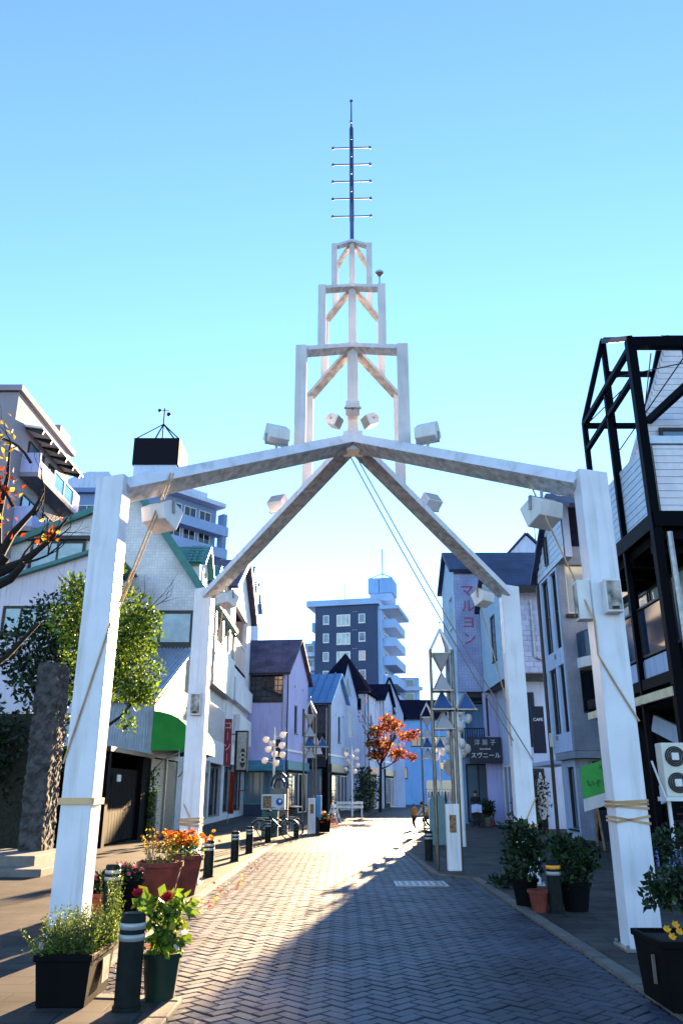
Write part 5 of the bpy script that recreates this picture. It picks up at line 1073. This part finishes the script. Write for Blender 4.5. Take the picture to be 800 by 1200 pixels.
t = wthing('clipped_hedge', 'dark clipped hedge in a low bed under the air conditioner', 'hedge', (5.6, 13.2, 0)); trough(t, 4.75, 7.2, 12.9, 13.9, .03, .42, concrete); b = MB(); bl_ = [((4.85+i*.38,13.3+rnd.uniform(-.2,.2),.62+rnd.uniform(-.1,.25)), .38, .85) for i in range(6)]
crown(b, bl_, 3000, .075, (0,0,0,1), .15); b.build('foliage', [leaf_d, leaf_g], t, norm=False)

# ================================================================== STONE PILLAR AND STEPS
def rough_box(x0, x1, y0, y1, z0, z1, tx, amp):
    b = MB(); nx, ny, nz = 9, 13, 70; off = {}
    def pt(i, j, k):
        key = (i, j, k)
        if key not in off:
            blk = random.Random((k//6)*7+(i+j)//4).uniform(-1, 1)
            x = x0+(x1-x0)*i/nx+tx*k/nz; y = y0+(y1-y0)*j/ny; z = z0+(z1-z0)*k/nz
            q = 0 if k == 0 else 1
            off[key] = len(b.v); b.v.append((x+q*(rnd.gauss(0, amp)+blk*amp*.8), y+q*(rnd.gauss(0, amp)+blk*amp*.8), z+q*rnd.gauss(0, amp*.5)))
        return off[key]
    def q4(*p): b.f.append(tuple(pt(*a) for a in p)); b.m.append(0)
    for k in range(nz):
        for i in range(nx): q4((i,0,k),(i+1,0,k),(i+1,0,k+1),(i,0,k+1)); q4((i+1,ny,k),(i,ny,k),(i,ny,k+1),(i+1,ny,k+1))
        for j in range(ny): q4((0,j+1,k),(0,j,k),(0,j,k+1),(0,j+1,k+1)); q4((nx,j,k),(nx,j+1,k),(nx,j+1,k+1),(nx,j,k+1))
    for i in range(nx):
        for j in range(ny): q4((i,j,nz),(i+1,j,nz),(i+1,j+1,nz),(i,j+1,nz))
    return b
tag(rough_box(-7.14,-6.62,19,19.8,0,4.5,-.08,.013).build('stone_pillar', stone_m, org=(-6.6,19.3,0)), 'tall rough split granite pillar left of the front left post', 'pillar')
t = wthing('stone_steps', 'pale stone steps at the foot of the granite pillar', 'steps', (-7.4, 18, 0)); MB().box(-10,-6.25,17.6,19.9,.03,.36).build('step', stone_pale, t, bev=.015); MB().box(-10,-5.85,16.9,19.9,.0,.17).build('step', concrete, t, bev=.015)

# ================================================================== LAMP TOWERS AND GLOBE LAMPS
lt = thing('pyramid_lamp_tower', 'big steel lamp tower hung with pyramid lamps in the shade on the right', 'lamp tower', (2.30, 18.4, .03), 0, 'pyramid lamp towers')
P3 = [(-.26,-.1),(.24,-.1),(.19,.32)]
for x, y in P3: MB().tube([(x,y,0),(x,y,4.66)], .038, 10).build('pole', M('dark_stainless_pole', (.11,.10,.10), .28, metal=.85, var=.15, vscale=6), lt, smooth=True); 
for x, y in P3: MB().bar((x,y,4.64), (.0,.03,5.16), .05, .05).build('roof_bar', M('pale_steel', (.56,.54,.58), .4, metal=.3, var=.08), lt)
MB().tube([(0,.03,5.14),(0,.03,5.30)], .012, 6).ball((0,.03,5.32), .025, 8).build('finial', zinc, lt)
def pyramid(c, w, hgt, m, inv=False, name='pyramid_lamp'):
    c = V(c); s_ = -1 if inv else 1; q = w/2; b = MB(); t_ = .035
    b.add([c+V((-q,-q,0)), c+V((q,-q,0)), c+V((q,q,0)), c+V((-q,q,0)), c+V((0,0,s_*hgt))], [(0,1,4),(1,2,4),(2,3,4),(3,0,4),(3,2,1,0)])
    o = b.build(name, m, lt)
    b = MB(); e = w/2+.015
    for a, d in (((-e,-e),(e,-e)),((e,-e),(e,e)),((e,e),(-e,e)),((-e,e),(-e,-e))): b.bar(c+V((*a,-s_*.01)), c+V((*d,-s_*.01)), .03, .03)
    for a in ((-q,-q),(q,-q),(q,q),(-q,q)): b.bar(c+V((*a,0)), c+V((0,0,s_*hgt)), .018)
    b.build('lamp_frame', zinc, o)
pl = M('white_lamp_panel', (.42,.44,.50), .3, var=.06, trans=.25); pb = M('blue_lamp_panel', (.03,.08,.24), .3, var=.1)
pyramid((-.01,.02,4.56), .36, .42, pl, True); pyramid((-.01,.02,3.74), .40, .42, pl); pyramid((-.02,.02,3.32), .46, .42, pb); pyramid((.52,.05,3.32), .40, .40, pb); pyramid((-.01,.02,2.90), .40, .40, pl); 
MB().bar((.2,.05,3.31),(.75,.05,3.31),.04,.05).build('side_arm', zinc, lt)
def lt_copy(loc, rz, lab, mirror=False): 
    r = dup(lt, loc, rz, lab)
    return r
b = MB(); b.box(-.06,.22,-.26,-.02,0,1.32); pc = b.build('pedestal', plaster_w, lt, bev=.012); MB().box(.0,.14,-.272,-.26,.75,1.1).build('notice_panel', brass, pc)
lt_copy((-1.30,34.0,.03), R(12), 'pyramid lamp tower on the left beside the blue box'); lt_copy((3.66,35.0,.03), R(-8), 'distant pyramid lamp tower behind the walking child')
gl = thing('globe_lamp_post', 'white globe lamp post with eight round lamps before the teal awning', 'street lamp', (-3.25, 40, .03), 0, 'globe lamp posts')
MB().tube([(0,0,0),(0,0,3.9),(0,0,4.55)], [.06,.055,.01], 10).build('pole', frame_white, gl, smooth=True)
for k, (x, y, z) in enumerate(((-.42,0,3.95),(.40,0,4.18),(.36,0,3.68),(-.30,0,3.5),(.40,0,3.25),(-.45,0,2.98),(.12,-.25,2.85),(0,.3,3.3),(-.1,-.3,3.75))):
    o = MB().ball((x,y,z), .155, 14, sz=(1,.75,1)).build('globe', lamp_glass, gl, smooth=True); MB().tube([(0,0,z-.12),(x,y,z)], .018, 6).build('arm', frame_white, o)
dup(gl, (.7,56,.03), .4, 'globe lamp post in front of the dark shop front beyond the barricades'); dup(gl, (4.05,29.6,.03), .9, 'globe lamp post seen between the poles of the big lamp tower'); dup(gl, (3.72,26.0,.03), 1.6, 'globe lamp post just behind the big lamp tower on the right'); dup(gl, (5.2,44,.03), 2.1, 'globe lamp post behind the distant lamp tower on the right')

# ================================================================== STREET OBJECTS
def bicycle(label, loc, rz, fm):
    t = thing('bicycle', label, 'bicycle', loc, rz)
    for x in (-.52, .52):
        pts = [(x+.31*math.cos(a*math.pi/14), 0, .33+.31*math.sin(a*math.pi/14)) for a in range(29)]
        w_ = MB().tube(pts, .018, 6, caps=False).build('wheel', rubber, t, smooth=True); b = MB()
        for k in range(14): a = k*math.pi/7; b.bar((x,.0,.33), (x+.3*math.cos(a),0,.33+.3*math.sin(a)), .005)
        b.tube([(x,-.04,.33),(x,.04,.33)], .025, 8); b.build('spokes', zinc, w_)
        pts = [(x+.35*math.cos(a*math.pi/14), 0, .33+.35*math.sin(a*math.pi/14)) for a in range(2 if x > 0 else 0, 12)]; MB().tube(pts, .014, 5).build('mudguard', zinc, t)
    b = MB(); fr = [((-.52,0,.33),(-.05,0,.30)),((-.05,0,.30),(-.18,0,.78)),((-.52,0,.33),(-.16,0,.68)),((-.05,0,.30),(.34,0,.72)),((-.12,0,.52),(.33,0,.80)),((.32,0,.90),(.40,0,.62)),((.40,0,.62),(.52,0,.33))]
    for a, c in fr: b.tube([a, c], .018, 7)
    b.build('frame', fm, t, smooth=True)
    MB().tube([(-.18,0,.76),(-.21,0,.90)], .013, 6).build('seat_post', zinc, t); MB().lathe([(.02,.90),(.09,.91),(.10,.95),(.03,.97)], (-.22,0,0), 12).build('saddle', rubber, t, smooth=True)
    MB().tube([(.20,-.28,1.02),(.30,-.2,1.05),(.31,0,1.0),(.30,.2,1.05),(.20,.28,1.02)], .013, 6).tube([(.31,0,1.0),(.33,0,.85)], .014, 6).build('handlebar', zinc, t)
    b = MB()
    for z in (.72,.80,.88,.96): b.bar((.42,-.16,z),(.72,-.18,z),.006); b.bar((.42,.16,z),(.72,.18,z),.006); b.bar((.72,-.18,z),(.72,.18,z),.006); b.bar((.42,-.16,z),(.42,.16,z),.006)
    for k in range(7): u = -.16+.32*k/6; b.bar((.72,u*1.1,.72),(.72,u*1.1,.96),.005); b.bar((.42,u,.72),(.42,u,.96),.005); b.bar((.42,u,.72),(.72,u*1.1,.72),.005)
    b.build('basket', dark_iron, t)
    b = MB(); b.disc((-.05,-.03,.30), (0,1,0), .09, .01, 14); b.bar((-.05,-.05,.30),(.02,-.05,.15),.015); b.bar((-.05,.05,.30),(-.12,.05,.45),.015); b.box(-.0,.06,-.12,-.05,.135,.155); b.box(-.16,-.08,.05,.12,.44,.46); b.build('crank', dark_iron, t)
    b = MB(); b.bar((-.62,-.08,.72),(-.22,-.08,.72),.014); b.bar((-.62,.08,.72),(-.22,.08,.72),.014); b.bar((-.52,0,.33),(-.55,.0,.72),.012); b.build('rack', zinc, t)
    return t
bicycle('black city bicycle with front basket parked on the left footway', (-2.3, 29.4, .03), R(8), black_steel)
bicycle('dark bicycle parked behind the one with the basket', (-2.2, 30.6, .03), R(-172), M('teal_bike_paint', (.02,.10,.12), .35, var=.1))
t = wthing('street_cabinet', 'boxy green cabinet with blue emblem and brown notice behind the bicycle', 'cabinet', (-2.6, 31.6, 0))
MB().box(-2.95,-2.35,31.4,31.8,.03,.95).build('body', M('teal_green_paint', (.03,.10,.11), .4, var=.12), t, bev=.02); MB().box(-2.98,-2.1,31.36,31.84,.96,1.5).build('sign_case', M('pale_sign_case', (.50,.56,.62), .5, var=.08), t, bev=.015); MB().box(-2.92,-2.6,31.345,31.36,1.02,1.45).build('notice', brass, t); MB().disc((-2.3,31.35,1.24), (0,1,0), .13, .02, 18).build('emblem', M('blue_emblem', (.02,.06,.32), .5), t); MB().disc((-2.28,31.335,1.27), (0,1,0), .05, .02, 14).build('emblem_centre', white_paint, t)
t = wthing('ring_sculpture', 'dark metal hoop sculpture standing above the cabinet', 'sculpture', (-2.45, 33.2, 0)); 
for r_, z in ((.33,2.0),(.22,1.95)): MB().tube([(-2.45+r_*math.cos(a*math.pi/10), 33.2+.02*a, z+1.5*r_*math.sin(a*math.pi/10)-.2) for a in range(0, 11)], .05, 8).build('hoop', M('dark_blue_metal', (.03,.05,.10), .4, metal=.4, var=.1), t, smooth=True)
MB().box(-2.8,-2.1,33.1,33.4,.03,1.72).build('plinth', concrete, t)
t = wthing('blue_box', 'bright blue plastic box behind the left lamp tower pedestal', 'box', (-1.0, 34.6, 0)); MB().box(-1.18,-.82,34.5,34.9,.6,1.45).build('body', blue_plas, t, bev=.02); MB().box(-1.1,-.9,34.6,34.8,.03,.6).build('stand', dark_iron, t)
t = wthing('grey_stool', 'small dark side table beside the shuttered house front', 'table', (-2.2, 36.5, 0)); MB().lathe([(.3,.95),(.3,1.0),(.02,1.02)], (-2.0,36.5,0), 16).build('top', zinc, t); MB().tube([(-2.0,36.5,.03),(-2.0,36.5,.96)], .04, 8).build('leg', dark_iron, t); MB().lathe([(.22,.03),(.2,.06),(.03,.08)], (-2.0,36.5,0), 16).build('base', dark_iron, t)
t = wthing('orange_flower_tub', 'dark tub of orange flowers at the foot of the left lamp tower', 'planter', (-.75, 35.0, 0)); pot(t, (-.78,35.2,.03), .3, .36, .5, black_plas); b = MB(); crown(b, [((-.78,35.1,.6),.36,.5)], 300, .1, (0,1), .1); b.build('foliage', [leaf_d, leaf_g], t, norm=False); b = MB()
for _ in range(60): flower(b, (-.82+rnd.gauss(0,.24), 34.9+rnd.gauss(0,.15), .62+rnd.uniform(-.25,.2)), .06, rnd.choice((0,0,1)), 6)
b.build('flowers', [fl_or, fl_wh], t, norm=False); b = MB()
for k in range(5): b.tube([(-.7,34.95,.5),(-.45+.05*k,34.8,.5),(-.35+.06*k,34.7,.2)], .012, 5)
b.build('trailing_stems', fl_or, t, norm=False)
def trestle(label, loc, rz, w=1.0):
    t = thing('barricade', label, 'barricade', loc, rz, 'white barricades')
    for x in (-w/2, w/2):
        b = MB(); b.bar((x,-.32,0),(x,0,.95),.05); b.bar((x,.32,0),(x,0,.95),.05); b.bar((x,-.2,.32),(x,.2,.32),.04); b.build('leg_frame', frame_white, t)
    for z in (.55, .8): MB().box(-w/2-.1,w/2+.1,-.05,.05,z,z+.17).build('rail', frame_white, t, bev=.01)
    return t
trestle('white trestle barricade standing alone beside the orange flowers', (-.4, 44.0, .0), R(80)); trestle('white trestle barricade in front of the dark shop front', (.55, 56.5, 0), R(5), 1.6)
t = wthing('traffic_cone', 'small red and white traffic cone by the shop wall on the right', 'traffic cone', (7.3, 41.2, .03)); MB().box(7.12,7.48,41.02,41.38,.03,.07).build('base', rubber, t); MB().lathe([(.15,.07),(.11,.32)], (7.3,41.2,0), 16).build('cone', cone_m, t, smooth=True); MB().lathe([(.108,.322),(.08,.5)], (7.3,41.2,0), 16).build('band', white_paint, t, smooth=True); MB().lathe([(.079,.502),(.03,.75),(.01,.76)], (7.3,41.2,0), 16).build('tip', cone_m, t, smooth=True)
for lab, c, hh in (('dark potted shrub by the traffic cone', (7.0,40.6,.03), 1.2), ('dark potted shrub at the cafe side entrance', (7.6,33.4,.03), 2.4), ('low potted shrub left of the cafe side entrance', (7.3,34.6,.03), 1.3)): bush_pot(lab, c, .28, .4, black_plas if hh > 1.25 else zinc, hh, 500, .13, 1.)
t = wthing('shop_stand', 'pale round shop sign on a stand near the pastry shop', 'sign', (5.6, 42.5, 0)); MB().tube([(5.6,42.5,0),(5.6,42.5,2.9)], .03, 8).build('pole', zinc, t); MB().disc((5.6,42.45,2.75), (0,1,0), .42, .06, 20).build('disc', M('beige_sign_disc', (.42,.38,.32), .6, var=.1), t)
t = wthing('teal_board', 'pale teal round topped board behind the big lamp tower', 'board', (3.0, 26.5, 0)); b = MB(); b.prism([(2.75,26.5,.05),(3.25,26.5,.05),(3.25,26.5,1.3)]+[(3.0+.25*math.cos(a), 26.5, 1.3+.2*math.sin(a)) for a in (.5,1.05,1.57,2.1,2.6)]+[(2.75,26.5,1.3)], (0,.06,0)); b.build('panel', M('pale_teal_paint', (.12,.22,.24), .6, var=.08), t)
t = wthing('clothes_rail', 'rail of blue and grey clothes outside the far right shop', 'clothes rail', (5.1, 43, 0))
MB().tube([(4.3,43,0.03),(4.3,43,1.7),(5.6,43,1.7),(5.6,43,.03)], .02, 6).build('rail', zinc, t)
for k in range(7):
    x = 4.45+k*.17; b = MB(); b.hexa([(x-.06,42.8,.7),(x+.06,42.8,.7),(x+.06,43.2,.7),(x-.06,43.2,.7),(x-.03,42.9,1.62),(x+.03,42.9,1.62),(x+.03,43.1,1.62),(x-.03,43.1,1.62)]); b.build('garment', [plaster_shade_blue, cl_navy, corr, cl_black][k % 4], t, bev=.02)
# scattered fallen leaves along the left kerb
b = MB()
for _ in range(70):
    y = rnd.uniform(7.5,22); x = -2.1+rnd.gauss(.12,.12); b.leaf((x,y,.012 if x > -2.1 else .065), V((rnd.uniform(-1,1), rnd.uniform(-1,1), .08)), .05, .075, rnd.choice((0,0,1)))
stuff(b.build('fallen_leaves', [leaf_o, leaf_y], None, norm=False)); bpy.data.objects['fallen_leaves']['label'] = 'fallen orange leaves strewn along the left kerb'; bpy.data.objects['fallen_leaves']['category'] = 'leaves'

# ================================================================== PEOPLE
def person(label, loc, rz, H_, J, mats, zones, hat=None, hair=True, extra=None):
    """J: joint dict in units of height, x right, y forward (facing -y is towards the camera)"""
    t = thing('person', label, 'person', loc, rz)
    names = list(J); idx = {n: i for i, n in enumerate(names)}
    E = [('pelvis','waist'),('waist','chest'),('chest','neck'),('neck','head'),('head','crown'),('chest','shl'),('shl','ell'),('ell','wrl'),('wrl','hal'),('chest','shr'),('shr','elr'),('elr','wrr'),('wrr','har'),('pelvis','hil'),('hil','knl'),('knl','anl'),('anl','tol'),('pelvis','hir'),('hir','knr'),('knr','anr'),('anr','tor')]
    rad = dict(pelvis=.082,waist=.076,chest=.088,neck=.033,head=.054,crown=.04,shl=.042,ell=.030,wrl=.022,hal=.018,shr=.042,elr=.030,wrr=.022,har=.018,hil=.062,knl=.043,anl=.030,tol=.022,hir=.062,knr=.043,anr=.030,tor=.022)
    me = bpy.data.meshes.new('p'); me.from_pydata([tuple(c*H_ for c in J[n]) for n in names], [(idx[a], idx[b_]) for a, b_ in E], [])
    o = bpy.data.objects.new('p', me); COL.objects.link(o); sk = o.modifiers.new('s', 'SKIN'); o.modifiers.new('d', 'SUBSURF').levels = 2
    if not me.skin_vertices: 
        bm = bmesh.new(); bm.from_mesh(me); bm.verts.layers.skin.verify(); bm.to_mesh(me); bm.free()
    for n in names:
        sv = me.skin_vertices[0].data[idx[n]]; r = rad[n]*H_*(1.12 if n in ('pelvis','waist','chest') else 1.); sv.radius = (r, r); sv.use_root = (n == 'pelvis')
    dg = bpy.context.evaluated_depsgraph_get(); dg.update(); m2 = bpy.data.meshes.new_from_object(o.evaluated_get(dg)); bpy.data.objects.remove(o)
    m2.materials.clear()
    for m in mats: m2.materials.append(m)
    body = bpy.data.objects.new('body', m2); COL.objects.link(body); body.parent = t
    segs = [(V(J[a])*H_, V(J[b_])*H_, a, b_) for a, b_ in E]
    for p in m2.polygons:
        best = None
        for a, c, na, nb in segs:
            d = c-a; s_ = max(0, min(1, (p.center-a).dot(d)/max(d.length_squared, 1e-9))); dist = (a+d*s_-p.center).length/(rad[na]*(1-s_)+rad[nb]*s_)
            if best is None or dist < best[0]: best = (dist, nb)
        p.material_index = zones.get(best[1], zones['default']); p.use_smooth = True
    hd = (V(J['head'])*.55+V(J['crown'])*.45)*H_; r = .062*H_; fwd = V((0,-1,0))
    if hair:
        MB().ball(hd+V((0,.018*H_,.016*H_)), r, 14, sz=(1,1.02,1.08)).build('hair', hair_m, t, smooth=True)
    MB().ball(hd+fwd*.050*H_-V((0,0,.018*H_)), .014*H_, 8).build('nose', mats[0], t)
    for s_ in (-1, 1): MB().ball(hd+fwd*.050*H_+V((s_*.022*H_,0,.002*H_)), .007*H_, 6).build('eye', hair_m, t)
    if hat: 
        MB().lathe([(r*1.18,-.01*H_),(r*1.2,.02*H_),(r*1.0,.06*H_),(r*.5,.085*H_),(.005,.09*H_)], hd+V((0,.01*H_,.01*H_)), 16).build('hat', hat, t, smooth=True)
    return t
ST = dict(pelvis=(0,0,.53),waist=(0,0,.62),chest=(0,.005,.75),neck=(0,0,.84),head=(0,-.012,.90),crown=(0,-.008,.955),shl=(-.105,0,.80),ell=(-.135,.01,.64),wrl=(-.13,-.05,.51),hal=(-.125,-.07,.45),shr=(.105,0,.80),elr=(.135,.01,.64),wrr=(.13,-.05,.51),har=(.125,-.07,.45),hil=(-.055,0,.50),knl=(-.06,-.02,.28),anl=(-.06,.02,.045),tol=(-.065,-.08,.018),hir=(.055,0,.50),knr=(.06,-.05,.28),anr=(.06,.05,.05),tor=(.065,-.05,.018))
Z0 = dict(default=1, head=0, crown=0, neck=0, hal=0, har=0, hil=2, hir=2, knl=2, knr=2, anl=2, anr=2, tol=3, tor=3)
person('small child in brown jacket and blue hat walking away down the street', (3.3,38.6,0), R(205), 1.08, dict(ST, knl=(-.06,-.09,.29), anl=(-.06,-.03,.05), tol=(-.06,-.12,.02), anr=(.06,.12,.07), tor=(.06,.04,.02)), [skin_m, cl_brown, cl_navy, cl_black], Z0, hat=cl_blue)
BEND = dict(ST, pelvis=(0,.08,.36), waist=(0,.03,.44), chest=(0,-.08,.54), neck=(0,-.13,.62), head=(0,-.17,.67), crown=(0,-.18,.72), shl=(-.105,-.09,.58), ell=(-.13,-.17,.45), wrl=(-.09,-.28,.40), hal=(-.07,-.33,.40), shr=(.105,-.09,.58), elr=(.13,-.17,.45), wrr=(.09,-.28,.40), har=(.07,-.33,.40), hil=(-.06,.07,.34), knl=(-.08,-.12,.27), anl=(-.07,.05,.045), tol=(-.08,-.05,.018), hir=(.06,.07,.34), knr=(.08,-.12,.27), anr=(.07,.05,.045), tor=(.08,-.05,.018))
person('crouching person in mustard and striped clothes beside the walking child', (3.85,38.3,0), R(-60), 1.55, BEND, [skin_m, cl_mustard, cl_black, cl_black], dict(Z0, chest=4, ell=4, elr=4, wrl=4, wrr=4), hair=True) if False else person('crouching person in mustard top beside the walking child', (3.85,38.3,0), R(-60), 1.55, BEND, [skin_m, cl_mustard, cl_black, cl_black, cl_stripe], dict(Z0, ell=4, elr=4, wrl=4, wrr=4))
PUSH = dict(ST, ell=(-.13,-.07,.66), wrl=(-.11,-.17,.60), hal=(-.10,-.21,.59), elr=(.13,-.07,.66), wrr=(.11,-.17,.60), har=(.10,-.21,.59))
person('adult in black clothes pushing a stroller past the pastry shop', (6.55,41.3,.03), R(-10), 1.62, PUSH, [skin_m, cl_black, cl_black, cl_black], Z0)
t = thing('stroller', 'baby stroller with pale grey hood facing the camera', 'stroller', (6.45,40.45,.03), R(-10))
b = MB(); n = 8; prof = [V((0,-.34*math.cos(a*math.pi*.62/n)+.02,.62+.36*math.sin(a*math.pi*.62/n))) for a in range(n+1)]
b.add([p+V((-.24,0,0)) for p in prof]+[p*1.0+V((0,0,.04)) for p in prof]+[p+V((.24,0,0)) for p in prof], [(i,i+1,n+2+i,n+1+i) for i in range(n)]+[(n+1+i,n+2+i,2*n+3+i,2*n+2+i) for i in range(n)]); b.build('hood', plaster_shade_pale, t, smooth=True, norm=False)
MB().hexa([(-.2,-.2,.35),(.2,-.2,.35),(.2,.1,.35),(-.2,.1,.35),(-.22,-.1,.62),(.22,-.1,.62),(.22,.2,.85),(-.22,.2,.85)]).build('seat', cl_black, t, bev=.03); b = MB()
for x in (-.24, .24): b.bar((x,-.3,.12),(x,.35,1.0),.025); b.bar((x,.3,.1),(x,-.1,.6),.025)
b.bar((-.24,.35,1.0),(.24,.35,1.0),.03); b.build('frame', dark_iron, t)
for x in (-.25,.25):
    for y in (-.3,.3): MB().disc((x,y,.09), (1,0,0), .09, .04, 14).build('wheel', rubber, t)
MB().box(-.18,.18,-.15,.25,.14,.3).build('basket', cl_black, t)
